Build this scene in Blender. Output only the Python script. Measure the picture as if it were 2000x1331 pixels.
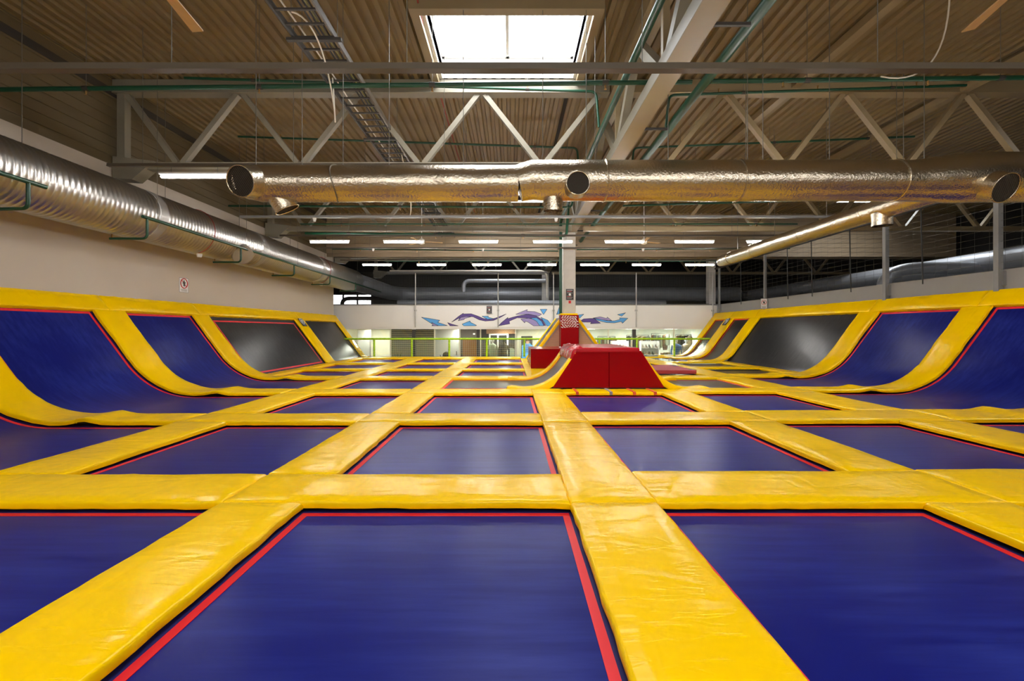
import bpy, bmesh, math, random
from mathutils import Vector, Matrix, noise
random.seed(7)
sc = bpy.context.scene
for o in list(bpy.data.objects): bpy.data.objects.remove(o)
R = math.radians
# ------------------------------------------------------------------ camera
CAMH, F, PX, PY = 1.2, 889.0, 998.0, 645.0
cd = bpy.data.cameras.new('camera'); cam = bpy.data.objects.new('camera', cd)
sc.collection.objects.link(cam); sc.camera = cam
cam.location = (0, 0, CAMH); cam.rotation_euler = (R(90), 0, 0)
cd.sensor_width = 36; cd.lens = 36*F/2000
cd.shift_x = (1000-PX)/2000; cd.shift_y = -(665.5-PY)/2000
cd.clip_start = .05; cd.clip_end = 200
# ------------------------------------------------------------------ world, exposure
SKY, LAMP = 7.0, 31.0
w = bpy.data.worlds.new('overcast'); sc.world = w; w.use_nodes = True
bg = w.node_tree.nodes['Background']; bg.inputs[0].default_value = (.93, .97, 1, 1); bg.inputs[1].default_value = SKY
sc.view_settings.view_transform = 'Standard'; sc.view_settings.look = 'None'
sc.view_settings.exposure = 1.55; sc.view_settings.gamma = 1; sc.view_settings.use_curve_mapping = False
ROOF = 6.42
SKYL = [(-1.42, 1.28, 7.38, 9.42), (-1.42, 1.28, 16.6, 18.6), (-1.42, 1.28, 23.2, 25.2), (-1.42, 1.28, -3.6, -1.2), (13.0, 15.7, 7.25, 9.42), (13.0, 15.7, 16.6, 18.6)]
for i, (x0, x1, y0, y1) in enumerate(SKYL):            # portals that guide daylight through the skylights
    l = bpy.data.lights.new('skylight_portal', 'AREA'); l.shape = 'RECTANGLE'; l.size = x1-x0; l.size_y = y1-y0
    l.cycles.is_portal = True
    o = bpy.data.objects.new('skylight_portal', l); sc.collection.objects.link(o); o.location = ((x0+x1)/2, (y0+y1)/2, ROOF+.42)

def P(px, py, Y):                                       # a point seen at (px, py) in the photo, standing at depth Y
    return Vector(((px-PX)*Y/F, Y, CAMH+(PY-py)*Y/F))
# ------------------------------------------------------------------ materials
MATS = {}
def lin(c): return tuple((v/12.92 if v <= .04045 else ((v+.055)/1.055)**2.4) for v in c)
def rgb(r, g, b): return lin((r/255, g/255, b/255))+(1,)
def new(name):
    m = bpy.data.materials.new(name); m.use_nodes = True; MATS[name] = m
    nt = m.node_tree; return m, nt, nt.nodes['Principled BSDF']
def N(nt, t, **kw):
    n = nt.nodes.new(t)
    for k, v in kw.items(): setattr(n, k, v)
    return n
def plain(name, col, rough=.5, metal=0, var=.12, scale=4, bump=0, bscale=40, coat=0, spec=.5, stretch=(1,1,1), emit=None, es=0):
    m, nt, b = new(name); L = nt.links.new
    tc = N(nt, 'ShaderNodeTexCoord'); mp = N(nt, 'ShaderNodeMapping'); mp.inputs['Scale'].default_value = stretch
    L(tc.outputs['Object'], mp.inputs[0])
    ns = N(nt, 'ShaderNodeTexNoise'); ns.inputs['Scale'].default_value = scale; ns.inputs['Detail'].default_value = 4
    L(mp.outputs[0], ns.inputs['Vector'])
    mx = N(nt, 'ShaderNodeMix', data_type='RGBA'); c = Vector(col[:3])
    mx.inputs[6].default_value = tuple(c*(1-var))+(1,); mx.inputs[7].default_value = tuple(min(1, v) for v in c*(1+var))+(1,)
    L(ns.outputs[0], mx.inputs[0]); L(mx.outputs[2], b.inputs['Base Color'])
    b.inputs['Roughness'].default_value = rough; b.inputs['Metallic'].default_value = metal
    b.inputs['Coat Weight'].default_value = coat; b.inputs['Specular IOR Level'].default_value = spec
    if bump:
        n2 = N(nt, 'ShaderNodeTexNoise'); n2.inputs['Scale'].default_value = bscale; n2.inputs['Detail'].default_value = 4
        L(mp.outputs[0], n2.inputs['Vector'])
        bp = N(nt, 'ShaderNodeBump'); bp.inputs['Strength'].default_value = bump; bp.inputs['Distance'].default_value = .02
        L(n2.outputs[0], bp.inputs['Height']); L(bp.outputs[0], b.inputs['Normal'])
    if emit: b.inputs['Emission Color'].default_value = emit; b.inputs['Emission Strength'].default_value = es
    return m
def vinyl(name, col, amt=.5):
    m, nt, b = new(name); L = nt.links.new
    tc = N(nt, 'ShaderNodeTexCoord'); geo = N(nt, 'ShaderNodeNewGeometry')
    mp = N(nt, 'ShaderNodeMapping'); mp.inputs['Scale'].default_value = (.8, 2.4, 1.6); mp.inputs['Rotation'].default_value = (0, 0, .5)
    L(geo.outputs['Position'], mp.inputs[0])
    n1 = N(nt, 'ShaderNodeTexNoise'); n1.inputs['Scale'].default_value = 1.5; n1.inputs['Detail'].default_value = 2.5; n1.inputs['Distortion'].default_value = 1.4
    L(mp.outputs[0], n1.inputs['Vector'])
    mp2 = N(nt, 'ShaderNodeMapping'); mp2.inputs['Scale'].default_value = (3.2, .9, 2); mp2.inputs['Rotation'].default_value = (0, 0, -.6)
    L(geo.outputs['Position'], mp2.inputs[0])
    n2 = N(nt, 'ShaderNodeTexNoise'); n2.inputs['Scale'].default_value = 1.2; n2.inputs['Detail'].default_value = 2; n2.inputs['Distortion'].default_value = .8
    L(mp2.outputs[0], n2.inputs['Vector'])
    ad = N(nt, 'ShaderNodeMath', operation='ADD'); L(n1.outputs[0], ad.inputs[0]); L(n2.outputs[0], ad.inputs[1])
    bp = N(nt, 'ShaderNodeBump'); bp.inputs['Strength'].default_value = amt; bp.inputs['Distance'].default_value = .035
    mp4 = N(nt, 'ShaderNodeMapping'); mp4.inputs['Scale'].default_value = (2.5, 9, 6); mp4.inputs['Rotation'].default_value = (0, 0, .9); L(geo.outputs['Position'], mp4.inputs[0])
    n4 = N(nt, 'ShaderNodeTexNoise'); n4.inputs['Scale'].default_value = 1.6; n4.inputs['Detail'].default_value = 3; n4.inputs['Distortion'].default_value = 1.5; L(mp4.outputs[0], n4.inputs['Vector'])
    pw = N(nt, 'ShaderNodeMapRange'); pw.inputs[1].default_value = .52; pw.inputs[2].default_value = .8; pw.inputs[4].default_value = .13; L(n4.outputs[0], pw.inputs[0])
    ad2 = N(nt, 'ShaderNodeMath', operation='ADD'); L(ad.outputs[0], ad2.inputs[0]); L(pw.outputs[0], ad2.inputs[1])
    L(ad2.outputs[0], bp.inputs['Height']); L(bp.outputs[0], b.inputs['Normal'])
    n3 = N(nt, 'ShaderNodeTexNoise'); n3.inputs['Scale'].default_value = 1.1; n3.inputs['Detail'].default_value = 3
    L(geo.outputs['Position'], n3.inputs['Vector'])
    mx = N(nt, 'ShaderNodeMix', data_type='RGBA'); c = Vector(col[:3])
    mx.inputs[6].default_value = tuple(c*.97)+(1,); mx.inputs[7].default_value = tuple(min(1, v) for v in c*1.02)+(1,)
    L(n3.outputs[0], mx.inputs[0]); L(mx.outputs[2], b.inputs['Base Color'])
    b.inputs['Roughness'].default_value = .22; b.inputs['Specular IOR Level'].default_value = .11
    return m
def bedmat(name, col, scuff, rough=.42, spec=.17):
    m, nt, b = new(name); L = nt.links.new
    geo = N(nt, 'ShaderNodeNewGeometry')
    mp = N(nt, 'ShaderNodeMapping'); mp.inputs['Scale'].default_value = (.8, 9, 3); mp.inputs['Rotation'].default_value = (0, 0, .7)
    L(geo.outputs['Position'], mp.inputs[0])
    n1 = N(nt, 'ShaderNodeTexNoise'); n1.inputs['Scale'].default_value = 1.6; n1.inputs['Detail'].default_value = 5; n1.inputs['Roughness'].default_value = .6
    L(mp.outputs[0], n1.inputs['Vector'])
    n2 = N(nt, 'ShaderNodeTexNoise'); n2.inputs['Scale'].default_value = .9; n2.inputs['Detail'].default_value = 2
    L(geo.outputs['Position'], n2.inputs['Vector'])
    mu = N(nt, 'ShaderNodeMath', operation='MULTIPLY'); L(n1.outputs[0], mu.inputs[0]); L(n2.outputs[0], mu.inputs[1])
    rp = N(nt, 'ShaderNodeMapRange'); rp.inputs[1].default_value = .18; rp.inputs[2].default_value = .5
    L(mu.outputs[0], rp.inputs[0])
    mx = N(nt, 'ShaderNodeMix', data_type='RGBA'); mx.inputs[6].default_value = col; mx.inputs[7].default_value = scuff
    L(rp.outputs[0], mx.inputs[0]); L(mx.outputs[2], b.inputs['Base Color'])
    b.inputs['Roughness'].default_value = rough; b.inputs['Specular IOR Level'].default_value = spec
    wv = N(nt, 'ShaderNodeTexNoise'); wv.inputs['Scale'].default_value = 350
    L(geo.outputs['Position'], wv.inputs['Vector'])
    bp = N(nt, 'ShaderNodeBump'); bp.inputs['Strength'].default_value = .12; bp.inputs['Distance'].default_value = .002
    L(wv.outputs[0], bp.inputs['Height']); L(bp.outputs[0], b.inputs['Normal'])
    return m
def glass(name, fac=.08, tint=(1,1,1,1)):
    m, nt, b = new(name); L = nt.links.new
    tr = N(nt, 'ShaderNodeBsdfTransparent'); tr.inputs[0].default_value = tint
    gl = N(nt, 'ShaderNodeBsdfGlossy'); gl.inputs['Roughness'].default_value = .05
    mx = N(nt, 'ShaderNodeMixShader'); mx.inputs[0].default_value = fac
    L(tr.outputs[0], mx.inputs[1]); L(gl.outputs[0], mx.inputs[2]); L(mx.outputs[0], nt.nodes['Material Output'].inputs[0])
    return m
def emis(name, col, s):
    m, nt, b = new(name); b.inputs['Base Color'].default_value = (.9, .9, .9, 1)
    b.inputs['Emission Color'].default_value = col; b.inputs['Emission Strength'].default_value = s
    return m
vinyl('yellow', (.96, .59, .0, 1), .32); vinyl('red_vinyl', (.27, .001, .004, 1), .05); vinyl('red_soft', (.38, .008, .014, 1), .35)
bedmat('blue', (.005, .009, .145, 1), (.02, .034, .25, 1), .32, .1); bedmat('black_bed', (.018, .018, .02, 1), (.05, .05, .055, 1), .3, .34)
plain('navy_sleeve', (.014, .011, .11, 1), .6); plain('dark_sleeve', (.012, .012, .014, 1), .6)
plain('red_tape', (.75, .012, .022, 1), .5, var=.06); plain('orange_tape', (.8, .12, .03, 1), .5)
plain('concrete', (.17, .165, .16, 1), .8, bump=.2); plain('pit', (.03, .03, .03, 1), .9)
plain('cream_wall', (.56, .49, .415, 1), .75, var=.04, scale=1.5, bump=.04, bscale=60)
plain('white_wall', (.82, .80, .78, 1), .7, var=.03, scale=1.5); plain('shaded_white_wall', (.30, .295, .29, 1), .8, var=.06, scale=1.5)  # low right wall is white; its shade is painted in as grey
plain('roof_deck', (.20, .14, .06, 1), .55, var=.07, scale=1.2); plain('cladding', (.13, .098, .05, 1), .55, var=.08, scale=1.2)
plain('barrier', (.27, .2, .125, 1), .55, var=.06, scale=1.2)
plain('dark_wall', (.022, .021, .02, 1), .9, var=.25, scale=2); plain('dark_deck', (.05, .05, .05, 1), .85)
plain('steel_paint', (.22, .195, .145, 1), .5, var=.06); plain('steel_cream', (.26, .195, .105, 1), .5, var=.06)
plain('rail_paint', (.075, .058, .038, 1), .45, var=.1); plain('steel_grey', (.22, .22, .22, 1), .5, var=.1); plain('steel_dark', (.04, .035, .03, 1), .6)
plain('green_pipe', (.004, .055, .026, 1), .38, var=.15); plain('brass', (.35, .2, .06, 1), .4, .8)
plain('galv', (.48, .465, .44, 1), .33, .95, var=.1, scale=9, bump=.06, bscale=14)
plain('galv_dull', (.42, .44, .48, 1), .42, .35, var=.12, scale=3)
plain('galv_cap', (.45, .44, .42, 1), .5, .6)
m = plain('foil', (.62, .55, .44, 1), .24, .97, var=.08, scale=6, bump=.38, bscale=30)
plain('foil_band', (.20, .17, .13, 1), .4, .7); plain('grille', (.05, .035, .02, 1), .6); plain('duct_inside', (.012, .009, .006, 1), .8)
plain('column', (.55, .52, .48, 1), .85, var=.1, scale=6, bump=.25, bscale=50)
plain('ply', (.52, .30, .19, 1), .6, var=.15, scale=3, stretch=(1, 1, 6)); plain('grey_trim', (.33, .30, .30, 1), .6)
plain('fan_blade', (.62, .42, .22, 1), .45, var=.15, stretch=(8, 1, 1)); plain('white_paint', (.8, .79, .77, 1), .5, var=.03)
plain('lime', (.36, .62, .01, 1), .42, var=.06); plain('net_white', (.55, .62, .5, 1), .7); plain('net_dark', (.10, .10, .10, 1), .7)
plain('wire', (.16, .15, .13, 1), .5, .4); plain('cable_black', (.02, .02, .02, 1), .6); plain('cable_white', (.7, .66, .58, 1), .6)
plain('cable_olive', (.16, .15, .04, 1), .6); plain('cable_red', (.35, .03, .02, 1), .6)
plain('mural_purple', (.10, .055, .26, 1), .6, var=.25, scale=2); plain('mural_lilac', (.34, .27, .55, 1), .6, var=.15, scale=3)
plain('mural_blue', (.10, .38, .78, 1), .6, var=.25, scale=2); plain('mural_line', (.01, .01, .03, 1), .6)
plain('sign_white', (.8, .8, .8, 1), .5, var=.02); plain('sign_black', (.025, .022, .022, 1), .5); plain('sign_red', (.6, .02, .02, 1), .5)
plain('sign_print', (.3, .28, .28, 1), .6)
glass('pane', .05); glass('shop_glass', .06, (.93, .97, .93, 1))
emis('lamp', (1, .97, .93, 1), LAMP); emis('shop_lamp', (1, .96, .86, 1), 21)
plain('shop_wall', (.70, .74, .66, 1), .6, var=.08, scale=1.5, stretch=(3, 3, .6)); plain('shop_cream', (.72, .70, .56, 1), .6, var=.05)
plain('shop_floor', (.25, .22, .19, 1), .35); plain('slat', (.50, .44, .34, 1), .5); plain('slat_back', (.05, .04, .035, 1), .7)
plain('wood_panel', (.36, .14, .06, 1), .5, var=.2, stretch=(1, 1, 5)); plain('brick', (.33, .17, .08, 1), .8); plain('mortar', (.12, .09, .06, 1), .9)
plain('cloth_dark', (.03, .028, .03, 1), .9); plain('cloth_brown', (.16, .09, .055, 1), .9); plain('cloth_grey', (.2, .2, .2, 1), .9)
plain('cloth_sage', (.28, .33, .24, 1), .9); plain('cloth_blue', (.08, .2, .5, 1), .8); plain('cloth_beige', (.5, .4, .3, 1), .9)
plain('skin', (.55, .32, .22, 1), .6); plain('hair_grey', (.45, .42, .38, 1), .8); plain('plant_green', (.05, .11, .03, 1), .7)
plain('mat_red', (.40, .035, .05, 1), .5); plain('brick_dark', (.035, .032, .03, 1), .9)
# ------------------------------------------------------------------ mesh helpers
class MB:
    def __init__(s): s.v = []; s.f = []
    def add(s, vs, fs):
        n = len(s.v); s.v += [Vector(v) for v in vs]; s.f += [tuple(i+n for i in f) for f in fs]; return s
    def box(s, x0, x1, y0, y1, z0, z1):
        v = [(x, y, z) for x in (x0, x1) for y in (y0, y1) for z in (z0, z1)]
        return s.add(v, [(0,1,3,2), (4,6,7,5), (0,4,5,1), (2,3,7,6), (0,2,6,4), (1,5,7,3)])
    def bar(s, a, b, w, h, up=(0,0,1)):                # rectangular bar from a to b
        a = Vector(a); b = Vector(b); d = (b-a).normalized(); u = Vector(up)
        if abs(d.dot(u)) > .98: u = Vector((1,0,0))
        sx = d.cross(u).normalized(); sy = sx.cross(d)
        v = [p+sx*w/2*i+sy*h/2*j for p in (a, b) for i, j in ((-1,-1),(1,-1),(1,1),(-1,1))]
        return s.add(v, [(3,2,1,0), (4,5,6,7), (0,1,5,4), (1,2,6,5), (2,3,7,6), (3,0,4,7)])
    def tube(s, pts, r, seg=10, cap=True, closed=False):
        pts = [Vector(p) for p in pts]; n = len(pts); rs = r if isinstance(r, (list, tuple)) else [r]*n
        d0 = (pts[1]-pts[0]).normalized(); u = Vector((0,0,1)) if abs(d0.z) < .9 else Vector((1,0,0))
        base = len(s.v); fr = d0.cross(u).normalized()
        for i, p in enumerate(pts):
            d = (pts[min(i+1, n-1)]-pts[max(i-1, 0)]).normalized()
            fr = (fr-d*fr.dot(d)).normalized(); g = d.cross(fr)
            for k in range(seg):
                t = 2*math.pi*k/seg; s.v.append(p+(fr*math.cos(t)+g*math.sin(t))*rs[i])
        for i in range(n-1):
            for k in range(seg):
                k2 = (k+1) % seg
                s.f.append((base+i*seg+k, base+i*seg+k2, base+(i+1)*seg+k2, base+(i+1)*seg+k))
        if cap:
            s.f.append(tuple(base+k for k in reversed(range(seg)))); s.f.append(tuple(base+(n-1)*seg+k for k in range(seg)))
        return s
    def poly(s, pts, nrm, th):                          # a flat outline given its thickness
        pts = [Vector(p) for p in pts]; n = len(pts); nv = Vector(nrm)*th; b = len(s.v)
        s.v += pts+[p+nv for p in pts]
        s.f.append(tuple(b+i for i in reversed(range(n)))); s.f.append(tuple(b+n+i for i in range(n)))
        for i in range(n): s.f.append((b+i, b+(i+1) % n, b+n+(i+1) % n, b+n+i))
        return s
    def grid(s, rows):
        b = len(s.v); nb = len(rows[0])
        for r in rows: s.v += [Vector(p) for p in r]
        for i in range(len(rows)-1):
            for j in range(nb-1):
                s.f.append((b+i*nb+j, b+(i+1)*nb+j, b+(i+1)*nb+j+1, b+i*nb+j+1))
        return s
    def ball(s, c, rx, ry, rz, n=10, m=7):
        c = Vector(c); rows = []
        for i in range(m+1):
            t = math.pi*i/m
            rows.append([c+Vector((rx*math.sin(t)*math.cos(2*math.pi*k/n), ry*math.sin(t)*math.sin(2*math.pi*k/n), rz*math.cos(t))) for k in range(n+1)])
        return s.grid(rows)
def wloc(o):
    l = Vector((0,0,0))
    while o: l += o.location; o = o.parent
    return l
def link(name, mb, mat, parent=None, smooth=False, origin=None, recalc=True):
    me = bpy.data.meshes.new(name); off = wloc(parent)
    if origin is None and parent is None:
        xs = [v.x for v in mb.v]; ys = [v.y for v in mb.v]; zs = [v.z for v in mb.v]
        origin = Vector(((min(xs)+max(xs))/2, (min(ys)+max(ys))/2, min(zs)))
    loc = Vector(origin)-off if origin is not None else Vector((0,0,0))
    tot = off+loc
    me.from_pydata([tuple(v-tot) for v in mb.v], [], mb.f)
    if recalc:
        bm = bmesh.new(); bm.from_mesh(me); bmesh.ops.recalc_face_normals(bm, faces=bm.faces); bm.to_mesh(me); bm.free()
    me.materials.append(MATS[mat] if isinstance(mat, str) else mat)
    if smooth:
        me.shade_smooth()
        if smooth != True: me.set_sharp_from_angle(angle=R(smooth))
    o = bpy.data.objects.new(name, me); sc.collection.objects.link(o); o.location = loc; o.parent = parent
    return o
def thing(name, label, cat, loc, group=None):
    o = bpy.data.objects.new(name, None); sc.collection.objects.link(o); o.location = loc; o.empty_display_size = .1
    return tag(o, label, cat, group)
def tag(o, label, cat, group=None):
    o['label'] = label; o['category'] = cat
    if group: o['group'] = group
    return o
def struct(name, mb, mat, parent=None, label=None, smooth=False):
    o = link(name, mb, mat, parent, smooth, origin=None if parent else (0,0,0))
    if not parent: o['kind'] = 'structure'
    if label: o['label'] = label
    return o
def copy_tree(o, parent=None, loc=None):
    c = o.copy(); sc.collection.objects.link(c); c.parent = parent
    if loc is not None: c.location = loc
    for ch in list(o.children): copy_tree(ch, c)
    return c
def nz(x, y, z=0): return noise.noise(Vector((x, y, z)))
ORD = ['nearest', 'second', 'third', 'fourth', 'fifth', 'sixth', 'seventh', 'eighth', 'ninth', 'tenth']

# ================================================================== THE SETTING
struct('floor', MB().box(-15, 21, -7, 35, -1.2, -1.0), 'concrete', label='grey concrete floor under the trampolines')
# roof deck: trapezoid sheet, ribs running along the hall, left open at the skylights
def deck(mb, x0, x1, y0, y1, z=ROOF):
    per = .2; k0 = math.floor(x0/per); k1 = math.ceil(x1/per); prof = []
    for k in range(k0, k1+1):
        for dx, dz in ((0, 0), (.085, 0), (.11, .055), (.175, .055)):
            prof.append((k*per+dx, z+dz))
    prof = [p for p in prof if x0 <= p[0] <= x1]
    mb.grid([[(x, y0, zz) for x, zz in prof], [(x, y1, zz) for x, zz in prof]])
XB = [-15, -1.42, 1.28, 13.0, 15.7, 21]; mb = MB(); mb2 = MB()
for xa, xb in zip(XB[:-1], XB[1:]):
    ss = [q for q in SKYL if q[0] == xa]; ys = sorted({-7, 35} | {v for q in ss for v in q[2:]})
    for a, b in zip(ys[:-1], ys[1:]):
        if any(q[2] <= a and b <= q[3] for q in ss): continue
        deck(mb, xa, xb, a, b); mb2.box(xa, xb, a, b, ROOF+.08, ROOF+.3)   # ribbed sheet, solid build-up above it
struct('ceiling', mb, 'roof_deck', label='ribbed beige steel roof deck')
mb = mb2
struct('ceiling_insulation', mb, 'dark_deck')
for i, (x0, x1, y0, y1) in enumerate(SKYL):
    t = thing('window_%d' % (i+1), 'roof skylight', 'window', (0, 0, 0)); del t['category']; del t['label']; t['kind'] = 'structure'
    t['label'] = ['bright roof skylight above the near hall', 'far roof skylight mostly hidden by the foil duct', 'roof skylight over the dark space behind', 'roof skylight behind the camera', 'near roof skylight over the dark side space', 'far roof skylight over the dark side space'][i]
    mb = MB(); z0, z1 = ROOF, ROOF+.4
    mb.box(x0-.06, x0, y0-.06, y1+.06, z0, z1); mb.box(x1, x1+.06, y0-.06, y1+.06, z0, z1)
    mb.box(x0, x1, y0-.06, y0, z0, z1); mb.box(x0, x1, y1, y1+.06, z0, z1); struct('upstand', mb, 'white_paint', t)
    mb = MB(); xm = (x0+x1)/2
    mb.box(xm-.03, xm+.03, y0, y1, z1, z1+.06); mb.box(x0, x1, y0, y0+.07, z1, z1+.06); mb.box(x0, x1, y1-.07, y1, z1, z1+.06)
    mb.box(x0, x0+.05, y0, y1, z1, z1+.06); mb.box(x1-.05, x1, y0, y1, z1, z1+.06); struct('glazing_bar', mb, 'white_paint', t)
    for a, b in ((x0+.05, xm-.03), (xm+.03, x1-.05)): struct('pane', MB().box(a, b, y0+.07, y1-.07, z1+.03, z1+.04), 'pane', t)
    mb = MB(); mb.box(x0-.2, x1+.2, y0-.22, y0-.06, ROOF-.16, ROOF-.002); struct('trimmer_beam', mb, 'steel_cream', t)
    for a in (x0-.2, x1+.06): struct('trimmer_beam', MB().box(a, a+.14, y0-.06, y1+.1, ROOF-.14, ROOF-.002), 'steel_cream', t)
LW, RW = -8.28, 9.95
struct('wall_left', MB().box(LW-.3, LW, -7, 21.25, -1, 4.63), 'cream_wall', label='cream plastered left wall')
def clad(mb, axis, c, a0, a1, z0, z1, s):               # horizontal cladding boards with grooves
    rows = []; z = z0; per = .2
    while z < z1:
        for dz, d in ((0, 0), (.165, 0), (.172, -.02), (.192, -.02)):
            zz = min(z+dz, z1)
            rows.append([(c+s*d, a, zz) if axis == 'x' else (a, c+s*d, zz) for a in (a0, a1)])
        z += per
    mb.grid(rows)
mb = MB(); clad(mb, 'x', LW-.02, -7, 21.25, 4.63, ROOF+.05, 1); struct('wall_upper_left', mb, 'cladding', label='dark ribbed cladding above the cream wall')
mb = MB(); mb.box(LW-.1, LW+.0, -7, 21.25, ROOF-.35, ROOF-.2); struct('trim_1', mb, 'steel_dark')
mb = MB(); clad(mb, 'y', 20.45, LW-.02, 20, 4.5, ROOF+.05, -1); mb.box(LW-.02, 20, 20.48, 20.55, 4.5, ROOF+.05)
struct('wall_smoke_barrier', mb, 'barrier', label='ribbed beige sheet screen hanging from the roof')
struct('wall_right', MB().box(RW, RW+.16, -7, 22.1, -1, 2.42), 'shaded_white_wall', label='low white wall, shade painted in as grey, behind the right wall trampolines')
struct('wall_rear', MB().box(-15, 21, -7.3, -7, -1, ROOF+.1), 'cream_wall')
struct('wall_outer_right', MB().box(20.5, 20.8, -7, 35, -1, ROOF+.1), 'dark_wall')
struct('wall_outer_left', MB().box(-15, -14.7, 21, 35, -1, ROOF+.1), 'dark_wall')
struct('wall_return_left', MB().box(-15, LW-.3, 21, 21.25, -1, ROOF+.1), 'dark_wall')
# far wall with the windows at its left end
FY = 33.0
mb = MB(); WX0, WX1, WZ0, WZ1 = -13.2, -10.1, 2.7, 3.75
mb.box(-15, WX0, FY, FY+.2, -1, ROOF+.1); mb.box(WX1, 21, FY, FY+.2, -1, ROOF+.1); mb.box(WX0, WX1, FY, FY+.2, -1, WZ0); mb.box(WX0, WX1, FY, FY+.2, WZ1, ROOF+.1)
wf = struct('wall_far', mb, 'dark_wall', label='dark far wall of the loft space')
t = bpy.data.objects.new('window_7', None); sc.collection.objects.link(t); t['kind'] = 'structure'; t['label'] = 'bright far window behind the left end of the mesh'
for k in range(3):
    a = WX0+k*(WX1-WX0)/3; b = a+(WX1-WX0)/3
    struct('pane', MB().box(a+.04, b-.04, FY+.08, FY+.1, WZ0, WZ1), 'pane', t)
    struct('glazing_bar', MB().box(b-.06, b+.06, FY-.02, FY+.12, WZ0, WZ1), 'steel_dark', t)
for k in (1, 2): z = WZ0+k*(WZ1-WZ0)/3; struct('glazing_bar', MB().box(WX0, WX1, FY-.02, FY+.12, z-.03, z+.03), 'steel_dark', t)
# fascia over the shop fronts
BY = 22.0; FZ0, FZ1 = 1.33, 2.40
wb = bpy.data.objects.new('wall_back', None); sc.collection.objects.link(wb); wb['kind'] = 'structure'; wb['label'] = 'white fascia above the shop fronts with painted arrows'
PIL = [-4.70, -1.58, 5.96]
edges = [LW-.3, -4.70, -1.58, -.62, 2.05, 5.96, RW+.2]
for a, b in zip(edges[:-1], edges[1:]): struct('panel', MB().box(a+.006, b-.006, BY, BY+.2, FZ0, FZ1), 'white_wall', wb)
struct('lintel', MB().box(LW-.3, RW+.2, BY+.03, BY+.25, FZ0-.09, FZ0), 'white_wall', wb)
struct('capping', MB().box(LW-.3, RW+.2, BY-.03, BY+.25, FZ1, FZ1+.05), 'steel_grey', wb)
for x in PIL: struct('pilaster', MB().box(x-.10, x+.10, BY-.001, BY, FZ0-.1, FZ1), 'white_wall', wb)
struct('wall_loft_deck', MB().box(-14.7, 20.4, BY+.26, FY, 2.2, 2.3), 'dark_deck', label='dark loft deck behind the fascia')
# shop units behind the glass
struct('ceiling_shop', MB().box(-8.3, 10.2, BY+.25, 27.2, FZ0-.06, FZ0), 'white_wall')
struct('floor_shop', MB().box(-8.3, 10.2, 20.9, 27.2, -1.0, -.95), 'shop_floor')
mb = MB(); mb.box(-8.3, 2.9, 24.6, 24.7, -1, FZ0-.06); struct('wall_shop_left', mb, 'shop_cream')
mb = MB(); mb.box(2.9, 10.2, 27.0, 27.1, -1, FZ0-.06); mb.box(2.9, 3.0, 24.6, 27.1, -1, FZ0-.06); struct('wall_shop_right', mb, 'shop_wall')
struct('wall_shop_side_left', MB().box(-8.5, -8.3, BY, 27.2, -1, FZ0), 'shop_cream'); struct('wall_shop_side_right', MB().box(10.2, 10.4, BY, 27.2, -1, FZ0), 'shop_wall')
# ================================================================== TRAMPOLINES AND PADS
def flatS(a, b, n): return Vector((a, b, n))
class Prof:                                            # floor that runs level, bends up and climbs a slope
    def __init__(s, xs, X0, Rr, th, sgn):
        s.xs, s.X0, s.R, s.th, s.sg = xs, X0, Rr, R(th), sgn
        s.t = Rr*math.tan(s.th/2); s.af = (X0-s.t)-xs; s.aa = s.af+Rr*s.th
        s.zc = Rr*(1-math.cos(s.th)); s.xc = X0-s.t+Rr*math.sin(s.th)
    def __call__(s, a, b, n):
        if a <= s.af: x, z, t = s.xs+a, 0, 0
        elif a <= s.aa: t = (a-s.af)/s.R; x = s.X0-s.t+s.R*math.sin(t); z = s.R*(1-math.cos(t))
        else: t = s.th; d = a-s.aa; x = s.xc+d*math.cos(t); z = s.zc+d*math.sin(t)
        x -= n*math.sin(t); z += n*math.cos(t)
        return Vector((s.sg*x, b, z))
    def a_at(s, z): return s.aa+(z-s.zc)/math.sin(s.th)
def steps(a0, a1, d):
    n = max(1, round((a1-a0)/d)); return [a0+(a1-a0)*i/n for i in range(n+1)]
def patch(mb, S, a0, a1, b0, b1, n, da=.12, db=.4, th=.012):
    A = steps(a0, a1, da); B = steps(b0, b1, db)
    rows = [[S(a, b, n) for b in B] for a in A]; mb.grid(rows)
    e = [S(a, B[0], n) for a in A], [S(a, B[0], n-th) for a in A]; mb.grid(e)
    e = [S(a, B[-1], n-th) for a in A], [S(a, B[-1], n) for a in A]; mb.grid(e)
    e = [S(A[0], b, n-th) for b in B], [S(A[0], b, n) for b in B]; mb.grid(e)
    e = [S(A[-1], b, n) for b in B], [S(A[-1], b, n-th) for b in B]; mb.grid(e)
def ring(mb, S, a0, a1, b0, b1, i0, i1, n, da=.12, db=.4, th=.006):   # frame between two insets of a rectangle
    patch(mb, S, a0+i0, a0+i1, b0+i0, b1-i0, n, da, db, th); patch(mb, S, a1-i1, a1-i0, b0+i0, b1-i0, n, da, db, th)
    patch(mb, S, a0+i1, a1-i1, b0+i0, b0+i1, n, da, db, th); patch(mb, S, a0+i1, a1-i1, b1-i1, b1-i0, n, da, db, th)
BEDN = -.085
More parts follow.
